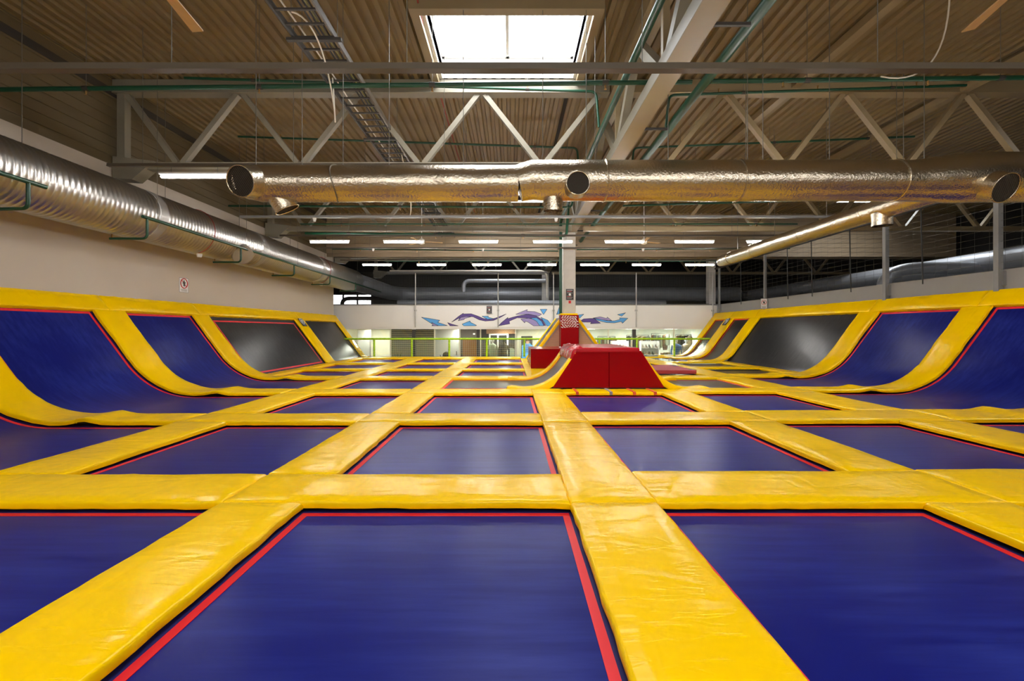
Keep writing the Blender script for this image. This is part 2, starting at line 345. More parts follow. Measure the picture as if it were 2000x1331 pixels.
def bed(S, a0, a1, b0, b1, label, black=False, tape=True, cat='trampoline', name='trampoline', group=None, in0=.035, sl=.2, da=.25):
    c = (S(a0, b0, BEDN)+S(a1, b1, BEDN))/2; c.z = BEDN-.02
    t = thing(name, label, cat, c, group)
    mb = MB(); patch(mb, S, a0+in0, a1-in0, b0+in0, b1-in0, BEDN, da, .5); link('bed', mb, 'black_bed' if black else 'blue', t, 30)
    mb = MB(); ring(mb, S, a0, a1, b0, b1, -sl, in0-.002, BEDN-.001, da); link('sleeve', mb, 'dark_sleeve' if black else 'navy_sleeve', t, 30)
    if tape: mb = MB(); ring(mb, S, a0, a1, b0, b1, in0-.02, in0+.027, BEDN+.003, da); link('border_tape', mb, 'red_tape', t, 30)
    return t
def pad(S, a0, a1, b0, b1, label, name='safety_pad', mat='yellow', th=.052, amp=.006, puck=.014, group=None, hump=None, r=.017, parent=None, seed=None, da=.11):
    q = seed if seed is not None else random.uniform(0, 50)
    def axis(u0, u1):
        L = [(u0, th, -1), (u0-.004, r, -1), (u0+.3*r, .3*r, -1), (u0+r, 0, 0)]
        for u in steps(u0+r, u1-r, da)[1:-1]: L.append((u, 0, 0))
        return L+[(u1-r, 0, 0), (u1-.3*r, .3*r, 1), (u1+.004, r, 1), (u1, th, 1)]
    A, B = axis(a0, a1), axis(b0, b1); rows = []
    for a, ta, ea in A:
        row = []
        for b, tb, eb in B:
            n = -min(th, ta+tb)
            k = amp*(nz(a*1.7+q, b*1.7)+.5*nz(a*4.1, b*4.1+q))
            ua = ub = 0
            if ea: p = nz(b*5.5+q, ea*3); ua = ea*puck*p; n += .5*puck*nz(b*9+q, 7)*(1 if ta < th else .3)
            if eb: p = nz(a*5.5+q, eb*5); ub = eb*puck*p; n += .5*puck*nz(a*9+q, 3)*(1 if tb < th else .3)
            # soft crown across the short direction
            fa = min(a-a0, a1-a)/(a1-a0); fb = min(b-b0, b1-b)/(b1-b0); n += .006*min(1, 6*min(fa, fb))
            if hump: n += hump[1]*math.exp(-((a-hump[0])/hump[2])**2)
            row.append(S(a+ua, b+ub, n+k-.006))
        rows.append(row)
    mb = MB(); mb.grid(rows)
    o = link(name, mb, mat, parent, True)
    if label: tag(o, label, 'pad', group)
    return o
PA, PB, PC, PD, PE = (-4.40, -3.75), (-2.04, -1.47), (.42, 1.03), (2.90, 3.50), (5.20, 5.98)
TL = [(.3, .9), (3.2, 3.82), (6.0, 6.6), (8.7, 9.35), (11.35, 12.0), (13.8, 14.35), (16.4, 17.0), (19.4, 20.15)]
TR1 = [(.3, .9), (3.2, 3.9), (6.05, 6.72), (8.76, 9.33), (11.9, 12.4), (14.0, 14.5), (16.4, 16.85), (19.5, 20.15)]
TR2 = [(.3, .9), (3.2, 3.96), (6.1, 6.85), (8.93, 9.5), (11.5, 12.1), (14.2, 14.8), (17.0, 17.6), (19.6, 20.2)]
COLS = {'L1': ((-3.75, -2.04), TL, 'column left of centre'), 'C': ((-1.47, .42), TL, 'central column'),
        'R1': ((1.03, 2.90), TR1, 'column right of centre'), 'R2': ((3.50, 5.20), TR2, 'second column right of centre')}
for key, ((x0, x1), T, cn) in COLS.items():
    for k in range(7):
        b0, b1 = T[k][1], T[k+1][0]
        if key == 'R1' and k >= 3: continue
        if key in ('C', 'R2') and k == 3: continue      # ramps of the red tower
        blk = key == 'R2' and k > 3
        bed(flatS, x0, x1, b0, b1, 'flat %s trampoline in the %s, %s row' % ('black' if blk else 'blue with red border', cn, ORD[k]), blk, not blk,
            group='flat trampolines of the floor grid')
for k in range(8):                                     # cross pads
    for key, (u0, u1) in {'L1': (-4.40, -2.04), 'C': (-2.04, .42), 'R1': (1.03, 3.50), 'R2': (3.50, 5.98)}.items():
        T = COLS[key][1]; cn = COLS[key][2]
        if key == 'R1' and k in (5, 6): continue
        if k == 0: lab = 'yellow cross pad before the nearest trampoline of the %s' % cn
        else: lab = 'yellow cross pad behind the %s trampoline of the %s' % (ORD[k-1], cn)
        if key == 'R1' and k == 4: u1 = 2.9
        pad(flatS, u0+.003, u1-.003, T[k][0], T[k][1], lab, group='yellow cross pads')
for k in range(7):                                     # lengthwise pads
    for nm, (u0, u1), T, cont in (('between left and central columns', PB, TL, 0), ('between left column and left wall trampolines', PA, TL, 0),
                                  ('between the two right columns', PD, TR1, 0), ('between right columns and right wall trampolines', PE, TR2, 0),
                                  ('right of the central column', PC, TL, 1)):
        b0, b1 = (T[k][0], T[k+1][0]) if cont else (T[k][1], T[k+1][0])
        if nm.startswith('between the two') and k == 3: continue
        if cont and k == 3: b1 = 9.38
        pad(flatS, u0, u1, b0+.003, b1-.003, 'yellow lengthwise pad %s, %s row' % (nm, ORD[k]), group='yellow lengthwise pads')
for k in (4, 5, 6):                                    # padded deck around the red boxes
    b0, b1 = ((12.4, 14.0), (14.0, 16.4), (16.4, 19.5))[k-4]
    pad(flatS, 1.03, 2.9, b0+.003, b1-.003, 'yellow padded deck %s' % ('behind the red tower', 'under the red box', 'under the plywood ramp tower')[k-4], name='deck_pad')
# ---- wall trampolines
LS = Prof(4.40, 6.78, 1.5, 53.5, -1); RS = Prof(5.98, 8.355, 1.5, 53.5, 1)
LF = Prof(6.55, 6.78, .12, 53.5, -1); RF = Prof(8.12, 8.355, .12, 53.5, 1)
LZ, RZ = (1.62, 1.90), (1.72, 2.03)
for side, S, SF, Z, TW in (('left', LS, LF, LZ, [(.3, .9), (3.2, 3.82), (6.0, 6.6), (8.7, 9.4), (11.4, 12.0), (16.8, 17.55), (20.75, 21.25)]),
                           ('right', RS, RF, RZ, [(.3, .9), (3.2, 3.98), (6.17, 6.95), (9.1, 9.72), (11.9, 12.58), (17.6, 18.35), (19.7, 20.45), (21.5, 22.0)])):
    at = S.a_at(Z[0]); aT = S.a_at(Z[1]); atf = SF.a_at(Z[0]); g = 'wall trampolines'
    for k in range(4):
        bed(S, .0, at, TW[k][1], TW[k+1][0], 'curved blue wall trampoline with red border on the %s side, %s' % (side, ORD[k]), cat='trampoline', name='wall_trampoline', group=g, da=.1, in0=.05)
    bed(SF, .16, atf, TW[4][1], TW[5][0], 'large sloping black wall trampoline on the %s side' % side, True, side == 'left', name='wall_trampoline', group=g, in0=.16 if side == 'left' else .05, da=.1)
    if side == 'left':
        bed(SF, .16, atf, TW[5][1], TW[6][0], 'smaller sloping black wall trampoline at the far end of the left side', True, False, name='wall_trampoline', group=g, da=.1)
    else:
        S2 = Prof(7.1, 8.355, .9, 53.5, 1); a2 = S2.a_at(Z[0])
        bed(S2, .0, a2, TW[5][1], TW[6][0], 'narrow black wall trampoline with thin red border beside the large black one', True, True, name='wall_trampoline', group=g, da=.1)
        bed(S2, .0, a2, TW[6][1], TW[7][0], 'farthest narrow black wall trampoline on the right side', True, True, name='wall_trampoline', group=g, da=.1)
    for k, (b0, b1) in enumerate(TW):
        if k <= 4:
            pad(S, 0.003, S.af-.28, b0, b1, 'yellow level pad at the foot of the %s wall pad on the %s side' % (ORD[k], side), hump=(S.af-.38, .05, .16), group='level wall foot pads')
            pad(S, S.af-.30, at-.02, b0, b1, 'yellow curved pad climbing the slope on the %s side, %s' % (side, ORD[k]), name='wall_pad', hump=(S.af-.3, .03, .12), amp=.014, puck=.018, group='climbing wall pads')
        else:
            Sx = SF if side == 'left' else Prof(7.1, 8.355, .9, 53.5, 1)
            pad(Sx, .02, Sx.a_at(Z[0])-.02, b0, b1, 'yellow curved pad climbing the slope on the %s side, %s' % (side, ORD[k]), name='wall_pad', amp=.008, group='climbing wall pads')
    seams = [.3]+[(b0+b1)/2 for b0, b1 in TW[2:-1]]+[TW[-1][1]]
    for k, (b0, b1) in enumerate(zip(seams[:-1], seams[1:])):
        pad(S, at-.02, aT, b0+.003, b1-.003, 'yellow pad along the top of the %s wall trampolines, %s stretch' % (side, ORD[k]), name='top_pad', th=.09, group='top edge pads')
    # level beds at the foot of the flat black walls
    s = -1 if side == 'left' else 1
    xi, xo = (4.40, 6.34) if side == 'left' else (5.98, 7.92)
    TT = [(11.4, 12.0), (13.8, 14.35), (16.4, 17.0), (19.4, 20.15)] if side == 'left' else [(11.9, 12.58), (14.5, 15.05), (17.05, 17.6)]
    for k, ((c0, c1), (d0, d1)) in enumerate(zip(TT[:-1], TT[1:])):
        x0, x1 = sorted((s*xi, s*xo))
        bed(flatS, x0, x1, c1, d0, 'flat %s trampoline at the foot of the black %s wall, %s' % ('blue' if s < 0 else 'black', side, ORD[k]), s > 0, s < 0, group='flat trampolines of the floor grid')
        if k or side == 'left':
            pad(flatS, x0, x1, d0, d1, 'yellow cross pad at the foot of the black %s wall, %s' % (side, ORD[k]), group='yellow cross pads')
        elif side == 'right':
            pad(flatS, x0, x1, d0, d1, 'yellow cross pad at the foot of the black right wall, %s' % ORD[k], group='yellow cross pads')
    x0, x1 = sorted((s*xo, s*(xo+.42)))
    yend = 20.15 if s < 0 else 17.6
    for k, (b0, b1) in enumerate(((TT[0][1], 14.6), (14.6, yend))):
        o = pad(flatS, x0, x1, b0+.003, b1-.003, 'yellow patched pad along the foot of the black %s wall, %s stretch' % (side, ('near', 'far')[k]), name='foot_pad', th=.07, group='foot pads of black walls')
        o2 = [link('tape_patch', MB().box(x0+.03+.1*random.random(), x0+.1+.1*random.random(), b0+.2+j*.33, b0+.23+j*.33, .007, .012), 'orange_tape', o) for j in range(int((b1-b0)/.34)-1)]
# ---- red tower with a ramp on each side
tw = thing('jump_tower', 'red trapezoid jump tower with grey curved ramps on both sides', 'tower', (2.0, 9.4, -.05))
HT = .83; bx0, bx1, tx0, tx1 = .86, 3.16, 1.40, 2.64
def lerp(a, b, t): return a+(b-a)*t
xm = 2.02
link('front_panel', MB().poly([(bx0, 9.40, .012), (xm-.007, 9.40, .012), (xm-.007, 9.40, HT-.06), (lerp(bx0, tx0, .93), 9.40, HT-.06)], (0, -1, 0), .03), 'red_vinyl', tw)
link('front_panel', MB().poly([(xm+.007, 9.40, .012), (bx1, 9.40, .012), (lerp(bx1, tx1, .93), 9.40, HT-.06), (xm+.007, 9.40, HT-.06)], (0, -1, 0), .03), 'red_vinyl', tw)
link('body', MB().poly([(bx0+.14, 9.41, .012), (bx1-.14, 9.41, .012), (tx1, 9.41, HT-.1), (tx0, 9.41, HT-.1)], (0, 1, 0), 2.4), 'red_vinyl', tw)
def fl(z): return lambda a, b, n: Vector((a, b, z+n))
pad(fl(HT+.01), tx0-.03, tx1+.0, 9.36, 11.95, None, name='top_mat', mat='red_soft', th=.09, amp=.003, puck=.006, parent=tw)
TLS = Prof(-1*-1.47-1.47-1.47+0, 0, 1, 1, 1) if False else None
class Ramp(Prof): pass
rl = Ramp(-1.47, .77, 1.0, 53.5, 1); rr_ = Ramp(-5.20, -3.25, 1.0, 53.5, -1)
for S, nm in ((rl, 'left'), (rr_, 'right')):
    a1 = S.a_at(HT-.1); t = tw
    mb = MB(); patch(mb, S, .04, a1, 9.74, 11.3, BEDN+.03, .1, .5); link('ramp_bed', mb, 'black_bed', tw, 30)
    mb = MB(); patch(mb, S, .0, .05, 9.40, 11.34, BEDN+.036, .1, .5); patch(mb, S, .05, a1, 9.72, 9.75, BEDN+.036, .1, .5); patch(mb, S, .05, a1, 11.28, 11.31, BEDN+.036, .1, .5)
    link('border_tape', mb, 'red_tape', tw, 30)
    pad(S, S.af-.35, a1+.02, 9.385, 9.73, None, name='ramp_pad', parent=tw, th=.13, puck=.02, amp=.01, hump=(S.af-.25, .03, .12), da=.08)
    pad(S, S.af-.35, a1+.02, 11.32, 11.72, None, name='ramp_pad', parent=tw, th=.09, puck=.02, amp=.01, hump=(S.af-.25, .03, .12), da=.08)
    # crumpled cushion rolled over the top edge of the ramp
    lf = nm == 'left'; pad(S, a1-(.17 if lf else .2), a1+(.18 if lf else .0), 9.38 if lf else 9.5, 11.5, None, name='edge_cushion', mat='red_soft', parent=tw, th=.12, puck=.04 if lf else .02, amp=.035 if lf else .012, hump=(a1, .06 if lf else .0, .1), da=.06)
for j, x in enumerate((1.25, 1.9, 2.35, 2.75)):
    link('tape_patch', MB().box(x, x+.05, 8.735, 9.3, -.05, .012), 'orange_tape' if j != 1 else 'grey_trim', tw)
# red box
bxo = thing('vault_box', 'plain red padded box standing left of the red tower', 'box', (1.2, 15.2, 0))
b = link('body', MB().box(.62, 1.72, 14.2, 16.3, .0, .585), 'red_vinyl', bxo); mod = b.modifiers.new('bevel', 'BEVEL'); mod.width = .02; mod.segments = 2
b = link('lid', MB().box(.61, 1.73, 14.19, 16.31, .587, .61), 'red_vinyl', bxo); mod = b.modifiers.new('bevel', 'BEVEL'); mod.width = .01; mod.segments = 2
link('paper_scrap', MB().box(1.62, 1.68, 15.3, 15.36, .611, .64), 'sign_white', bxo)
# red landing mat on the right
lm = thing('landing_mat', 'flat red landing mat lying on the pads right of the tower', 'mat', (4.5, 13, 0))
b = link('body', MB().box(3.6, 5.0, 12.25, 14.1, .012, .12), 'mat_red', lm); mod = b.modifiers.new('bevel', 'BEVEL'); mod.width = .02; mod.segments = 2
for y in (12.3, 13.6): link('corner_patch', MB().box(4.86, 5.01, y, y+.35, .03, .122), 'sign_black', lm)
# ---- ramp tower around the column
rt = thing('ramp_tower', 'plywood ramp tower with yellow pads built around the column', 'tower', (2.1, 18, 0))
ZT = 1.76; tn = math.tan(R(53.5)); cx0, cx1 = 1.80, 2.56
xl0, xr0 = cx0-1.62/tn, cx1+1.62/tn
link('plywood_face', MB().poly([(xl0, 16.95, .012), (cx0+.02, 16.95, .012), (cx0+.02, 16.95, 1.62), (cx0, 16.95, 1.62)], (0, 1, 0), .03), 'ply', rt)
link('plywood_face', MB().poly([(cx1-.02, 16.95, .012), (xr0, 16.95, .012), (cx1, 16.95, 1.62), (cx1-.02, 16.95, 1.62)], (0, 1, 0), .03), 'ply', rt)
for sgn, X0, xt in ((1, xl0, cx0), (-1, -xr0, -cx1)):
    S = Prof(X0-.25, X0, .08, 53.5, sgn); a1 = S.a_at(1.70)
    mb = MB(); patch(mb, S, .3, a1, 17.3, 18.95, -.03, .15, .4); link('ramp_bed', mb, 'black_bed', rt)
    pad(S, .28, a1, 16.93, 17.3, None, name='ramp_pad', parent=rt, th=.10); pad(S, .28, a1, 18.95, 19.3, None, name='ramp_pad', parent=rt, th=.10)
    mb = MB(); a = S(.3, 16.93, -.14); b_ = S(a1-.05, 16.93, -.14); mb.bar(a, b_, .03, .07, (0, 1, 0)); link('edge_trim', mb, 'grey_trim', rt)
for pl in ([(xl0+.16, 16.99, .015), (1.88, 16.99, .015), (1.88, 16.99, 1.5), (1.80, 16.99, 1.5)], [(2.38, 16.99, .015), (xr0-.16, 16.99, .015), (2.56, 16.99, 1.5), (2.38, 16.99, 1.5)]): link('back_body', MB().poly(pl, (0, 1, 0), 2.2), 'dark_sleeve', rt)
CX0, CX1, CY0, CY1 = 1.90, 2.36, 16.6, 17.06
cl = thing('column_wrap', 'red padded wrap with red and white zigzag top around the column foot', 'column padding', (2.13, 16.4, 0))
link('wrap_body', MB().box(1.79, 2.43, 16.34, 16.93, .0, 1.27), 'red_vinyl', cl)
link('striped_band', MB().box(1.785, 2.435, 16.335, 16.93, 1.272, 1.74), 'red_vinyl', cl)
dash = None
for r_ in range(8):                                    # white slanting dashes
    for c_ in range(7):
        x = 1.795+c_*.092+(.03 if r_ % 2 else 0)+.012*math.sin(r_*1.3); z = 1.30+r_*.054; y = 16.333
        if x+.075 > 2.43: continue
        sl_ = .03*math.cos(c_*.8+r_*.35)
        link('white_dash', MB().poly([(x, y, z), (x+.07, y, z-sl_), (x+.075, y, z-sl_+.022), (x+.005, y, z+.022)], (0, -1, 0), .002), 'sign_white', cl)
link('collar', MB().box(1.78, 2.40, 16.36, 16.98, 1.745, 1.80), 'yellow', cl)
# ================================================================== ROOF STEEL
def column(x0, x1, y0, y1, z0, z1, label):
    t = thing('concrete_column', label, 'column', ((x0+x1)/2, (y0+y1)/2, z0))
    b = link('shaft', MB().box(x0, x1, y0, y1, z0, z1), 'column', t); m_ = b.modifiers.new('bevel', 'BEVEL'); m_.width = .02; m_.segments = 2
    link('head_plate', MB().box(x0-.06, x1+.06, y0-.06, y1+.06, z1, z1+.03), 'steel_cream', t)
    return t
column(CX0, CX1, CY0, CY1, -1, 4.77, 'pale concrete column rising from the red and white wrap')
column(1.92, 2.34, 28.2, 28.6, 2.3, 4.77, 'concrete column in the dark loft behind the mesh')
column(9.72, 10.06, 22.35, 22.7, 2.3, 5.4, 'concrete column at the right end of the white fascia')
TB, TT_ = 4.62, 6.28                                    # chord centre heights
def truss(Y, x0, x1, tops, bots, label, mat, endpost=None):
    t = thing('roof_truss', label, 'roof truss', ((x0+x1)/2, Y, TB-.1), 'roof trusses')
    link('top_chord', MB().box(x0, x1, Y-.10, Y+.10, TT_-.13, TT_+.13), mat, t)
    link('top_flange', MB().box(x0, x1, Y-.12, Y+.12, TT_-.15, TT_-.13), mat, t)
    link('bottom_chord', MB().box(x0, x1, Y-.08, Y+.08, TB-.075, TB+.075), mat, t)
    nodes = sorted([(x, 1) for x in tops]+[(x, 0) for x in bots])
    for (xa, ta), (xb, tb) in zip(nodes[:-1], nodes[1:]):
        if ta == tb or xb > x1+.01 or xa < x0-.01: continue
        za, zb = (TT_-.14 if ta else TB+.07), (TT_-.14 if tb else TB+.07)
        d = .06
        link('diagonal', MB().bar((xa+d, Y, za), (xb-d, Y, zb), .10, .12, (0, 1, 0)), mat, t)
    if endpost is not None:
        link('end_post', MB().box(endpost-.06, endpost+.1, Y-.08, Y+.08, TB, TT_), mat, t)
        link('end_bracket', MB().poly([(endpost-.1, Y-.14, TB-.28), (endpost+.3, Y-.14, TB-.3), (endpost+.75, Y-.14, TB+.08), (endpost-.1, Y-.14, TB+.18)], (0, 1, 0), .28), mat, t)
    return t
p = 2.525
tl = [-8.1]+[-5.67+i*p for i in range(4)]; bl = [-6.93+i*p for i in range(4)]
trr = [4.48+i*p for i in range(7)]; br = [3.22+i*p for i in range(7)]
for Y, nm in ((9.55, 'just behind the foil duct'), (15.4, 'second from the front'), (21.4, 'above the mesh'), (27.4, 'deep in the dark loft')):
    truss(Y, LW+.0, 2.05, tl, bl, 'pale steel roof truss over the left half, %s' % nm, 'steel_paint', LW+.14)
    truss(Y, 2.45, 20.4, trr, br, 'beige steel roof truss over the right half, %s' % nm, 'steel_cream')
# long girder over the column line
g = thing('roof_girder', 'long boxed steel girder running down the hall onto the column', 'girder', (2.25, 14, 4.8), None)
link('bottom_chord', MB().box(2.10, 2.40, -6.9, 32.9, 4.80, 5.0), 'steel_cream', g)
link('bottom_side_plate', MB().box(2.085, 2.10, -6.9, 32.9, 4.80, 5.0), 'steel_paint', g)
link('top_chord', MB().box(2.08, 2.42, -6.9, 32.9, 6.12, 6.40), 'steel_cream', g)
y = -5.2
while y < 32:
    link('diagonal', MB().bar((2.24, y+.1, 5.0), (2.24, y+1.3, 6.12), .16, .14, (1, 0, 0)), 'steel_paint', g)
    link('diagonal', MB().bar((2.24, y+1.55, 6.12), (2.24, y+2.8, 5.0), .16, .14, (1, 0, 0)), 'steel_paint', g)
    link('post', MB().bar((2.24, y+2.95, 5.0), (2.24, y+2.95, 6.12), .10, .10, (1, 0, 0)), 'steel_cream', g)
    link('bracket_strip', MB().box(2.40, 2.98, y+2.0, y+2.04, 4.99, 5.03), 'steel_dark', g)
    y += 2.95
# bracing beam under the roof on the right (long slanting flats seen behind the truss)
for i, (a, b_) in enumerate((((9.4, 3.0, 6.2), (9.4, 32, 6.2)), ((5.9, 3.0, 6.3), (5.9, 32, 6.3)))):
    o = link('roof_purlin', MB().bar(a, b_, .16, .14), 'steel_cream'); tag(o, 'beige purlin under the roof deck, %s one' % ('outer right', 'inner right')[i], 'beam', 'roof purlins')
# ================================================================== LAMPS
LZ_ = 3.85
def lamp_proto():
    t = thing('tube_lamp', 'tube lamp', 'lamp', (0, 0, LZ_), 'tube lamps')
    link('tube', MB().tube([(-.58, 0, LZ_), (-.56, 0, LZ_), (.56, 0, LZ_), (.58, 0, LZ_)], [.012, .03, .03, .012], 10), 'lamp', t, 40)
    link('housing', MB().box(-.6, .6, -.03, .03, LZ_+.034, LZ_+.065), 'white_paint', t)
    for x in (-.4, .4): link('hanger', MB().tube([(x, 0, LZ_+.065), (x, 0, LZ_+.16)], .006, 5), 'wire', t)
    return t
LX = [-5.46, -3.24, -.98, 1.26, 3.42, 5.52, 7.69]; first = None
ROWS = [(-4.0, 'behind the camera'), (2.0, 'above the camera'), (7.85, 'in the near row behind the foil duct'), (13.7, 'in the middle row'), (18.55, 'in the far row before the mesh')]
WORDS = ['leftmost', 'second', 'third', 'fourth', 'fifth', 'sixth', 'rightmost']
for Y, rn in ROWS:
    for i, x in enumerate(LX):
        if first is None: first = lamp_proto(); o = first
        else: o = copy_tree(first)
        o.location = (x, Y, LZ_); o['label'] = 'lit white tube lamp, %s %s' % (WORDS[i]+('' if i in (0, 6) else ' from the left'), rn)
def rail(Y, z, h, label, x0=-6.95, x1=9.6, hang=2.6, mat='rail_paint', dets=()):
    t = thing('lighting_rail', label, 'rail', (0, Y, z), 'lighting rails')
    link('channel', MB().box(x0, x1, Y-h*.6, Y+h*.6, z, z+h), mat, t)
    link('lip', MB().box(x0, x1, Y-h*.75, Y-h*.6, z, z+h*.25), mat, t)
    x = x0+.6
    while x < x1:
        link('hanger', MB().tube([(x, Y, z+h), (x, Y, ROOF)], .005, 5), 'wire', t); x += hang
    for dx in dets: link('detector', MB().tube([(dx, Y, z-.09), (dx, Y, z-.02), (dx, Y, z)], [.03, .045, .05], 10), 'white_paint', t, 40)
    return t
rail(5.03, 4.06, .075, 'long metal rail crossing the hall in front of the skylight')
rail(7.85, LZ_+.17, .05, 'metal rail carrying the lamps behind the foil duct')
rail(11.7, 4.08, .06, 'bare metal rail with detectors between near and middle lamps', mat='steel_grey', dets=(-5.05, 1.16))
rail(13.7, LZ_+.17, .05, 'metal rail carrying the middle row of lamps')
rail(16.2, 4.1, .05, 'bare metal rail with detectors between middle and far lamps', dets=(-4.9, -1.0, 4.7))
rail(18.55, LZ_+.17, .05, 'metal rail carrying the far row of lamps')
# ================================================================== DUCTS
# spiral duct along the left wall
ld = thing('spiral_duct', 'large ribbed metal air duct along the left wall', 'duct', (-7.62, 12, 3.04))
DX, DZ, DR = -7.62, 3.56, .515
def ribbed(y0, y1, per=.10):
    pts, rs = [], []; y = y0
    while y < y1:
        for dy, dr in ((0, 0), (.03, 0), (.042, .009), (.062, .009), (.074, 0)): pts.append((DX, y+dy, DZ)); rs.append(DR+dr)
        y += per
    return pts, rs
secs = [-6.9, 6.2, 9.35, 13.2, 17.4, 22.0]
for a, b_ in zip(secs[:-1], secs[1:]):
    pts, rs = ribbed(a+.05, b_-.08, .10); mb = MB(); mb.tube(pts, rs, 40, False); link('duct_section', mb, 'galv', ld, 50)
for y in secs[1:-1]: link('joint_collar', MB().tube([(DX, y-.12, DZ), (DX, y-.11, DZ), (DX, y+.09, DZ), (DX, y+.1, DZ)], [DR, DR+.014, DR+.014, DR], 40, False), 'galv_cap', ld, 50)
def bend(p0, p1, p2, n=8):                               # quadratic bend p0-p2 round p1
    p0, p1, p2 = map(Vector, (p0, p1, p2)); return [p0*(1-t)**2+p1*2*t*(1-t)+p2*t*t for t in [i/n for i in range(n+1)]]
link('duct_section', MB().tube([(DX, 22, DZ), (DX, 28.4, DZ)]+bend((DX, 28.4, DZ), (DX, 30, DZ), (DX+1.6, 30, DZ))[1:]+[(15.0, 30, DZ)], .45, 28), 'galv_dull', ld, 50)
ax = Vector((.72, -.45, -.53)).normalized(); c = Vector((DX, 12.4, DZ))
link('branch_stub', MB().tube([c+ax*.3, c+ax*.72, c+ax*.73], [.26, .26, .22], 28), 'galv_cap', ld, 40)
for y in (10.9, 17.9): link('red_cable', MB().tube([(DX+(DR+.022)*math.cos(t), y, DZ+(DR+.022)*math.sin(t)) for t in [R(-75+i*12) for i in range(15)]], .008, 5), 'cable_red', ld)
for y in (10.9, 17.9): link('detector', MB().tube([(DX+.16, y, DZ-DR-.1), (DX+.16, y, DZ-DR-.02)], [.05, .07], 10), 'white_paint', ld, 40)
for y in (4.5, 7.0, 9.9, 12.6, 15.5, 18.4): link('hanger', MB().tube([(DX+.1, y, DZ+DR), (DX+.1, y, ROOF)], .006, 5), 'wire', ld)
# foil duct across the hall
FYD = 7.2
fd = thing('foil_duct', 'foil-wrapped air duct hanging across the hall with round outlets', 'duct', (1, FYD, 3.2))
def fp(px, py): return P(px, py, FYD)
def lumpy(pts, rs, seg=36, amp=.006, q=0):
    # resample finely and dent the foil
    P_, R_ = [], []
    for i in range(len(pts)-1):
        a, b_ = Vector(pts[i]), Vector(pts[i+1]); n = max(1, int((b_-a).length/.09))
        for k in range(n): t = k/n; P_.append(a.lerp(b_, t)); R_.append(rs[i]+(rs[i+1]-rs[i])*t)
    P_.append(Vector(pts[-1])); R_.append(rs[-1])
    mb = MB(); mb.tube(P_, R_, seg, True)
    for v in mb.v: pass
    n = len(P_)
    for i in range(n):
        for k in range(seg):
            v = mb.v[i*seg+k]; d = (v-P_[i])
            if d.length > 1e-6: mb.v[i*seg+k] = v+d.normalized()*amp*(nz(v.x*3+q, v.y*6, v.z*6)+.6*nz(v.x*9, v.y*14, v.z*14+q))
    return mb
zc = fp(0, 359).z; zm = fp(0, 353.5).z; zr = fp(0, 347).z
x = lambda px: fp(px, 0).x
link('duct_section', lumpy([(x(508), FYD, zc), (x(1012), FYD, zc)], [.283, .283]), 'foil', fd, 60)
link('duct_section', lumpy([(x(1012), FYD, zc), (x(1040), FYD, zm+.01), (x(1062), FYD, zm), (x(1806), FYD, zm)], [.283, .305, .315, .315], q=5), 'foil', fd, 60)
link('duct_section', lumpy([(x(1770), FYD, zm), (x(1800), FYD, zm+.01), (x(1860), FYD, zr-.02), (x(1900), FYD, zr), (x(2160), FYD, zr)], [.31, .33, .375, .385, .385], q=9), 'foil', fd, 60)
for px, rr2, zz in ((660, .288, zc), (1180, .32, zm), (1440, .32, zm), (1745, .32, zm)):
    sk = .04 if px == 660 else .01
    ring_pts = []
    link('foil_seam', MB().tube([(x(px)+sk*math.sin(2*t), FYD+rr2*math.cos(t), zz+rr2*math.sin(t)) for t in [2*math.pi*i/40 for i in range(41)]], .008 if px == 660 else .011, 6), 'foil_band' if px == 660 else 'foil', fd)
def outlet(c0, d, r_, l_, mat='foil', flare=1.0, grille=True, q=1):
    c0 = Vector(c0); d = Vector(d).normalized()
    mb = lumpy([c0, c0+d*l_*.6, c0+d*l_], [r_*1.08, r_, r_*flare], 30, .006, q); mb.f = mb.f[:-2]
    o = link('outlet', mb, mat, fd, 60)
    e = c0+d*(l_-.015)
    u = d.orthogonal().normalized(); v = d.cross(u)
    if grille:
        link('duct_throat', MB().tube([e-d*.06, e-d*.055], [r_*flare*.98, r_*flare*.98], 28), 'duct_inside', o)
        mb = MB(); n = 9
        for k in range(-n, n+1):
            s = k/(n+.5)*r_*flare; h = math.sqrt(max(0, (r_*flare)**2-s*s))*.97
            mb.bar(e+u*s-v*h, e+u*s+v*h, .006, .006); mb.bar(e+v*s-u*h, e+v*s+u*h, .006, .006)
        link('grille', mb, 'grille', o)
        link('rim', MB().tube([c0+d*l_+(u*math.cos(t)+v*math.sin(t))*r_*flare for t in [2*math.pi*i/32 for i in range(33)]], .012, 6), mat, o, True)
    return o
# left end: elbow swinging towards the camera
el = bend((x(560), FYD, zc), (x(482), FYD, zc), (-3.98, 6.93, 3.46), 8)
link('elbow', lumpy(el, [.283, .284, .284, .28, .275, .265, .255, .245, .235], q=3), 'foil', fd, 60)
outlet((-3.95, 7.05, 3.50), (-.17, -.93, -.28), .225, .33, flare=1.0, q=2)
outlet((x(540), FYD+.03, zc-.12), (.42, .2, -.88), .185, .30, q=4)
outlet((x(1124)-.02, FYD-.2, zm-.16), (-.02, -1, -.06), .172, .24, q=6)
outlet((x(1080), FYD, zm-.2), (0, .1, -1), .15, .27, grille=False, q=8)
outlet((x(1900), FYD-.12, zr-.13), (.12, -.88, -.46), .215, .36, q=7)
RX, RZd = 7.07, 3.52
rd = thing('foil_branch_duct', 'slimmer foil duct running back along the right side', 'duct', (RX, 11.5, 3.3))
link('duct_section', lumpy([(RX, 7.3, RZd), (RX, 15.0, RZd), (RX, 15.25, RZd-.01), (RX, 15.4, RZd-.05)], [.195, .19, .175, .12], 30, .005), 'foil', rd, 60)
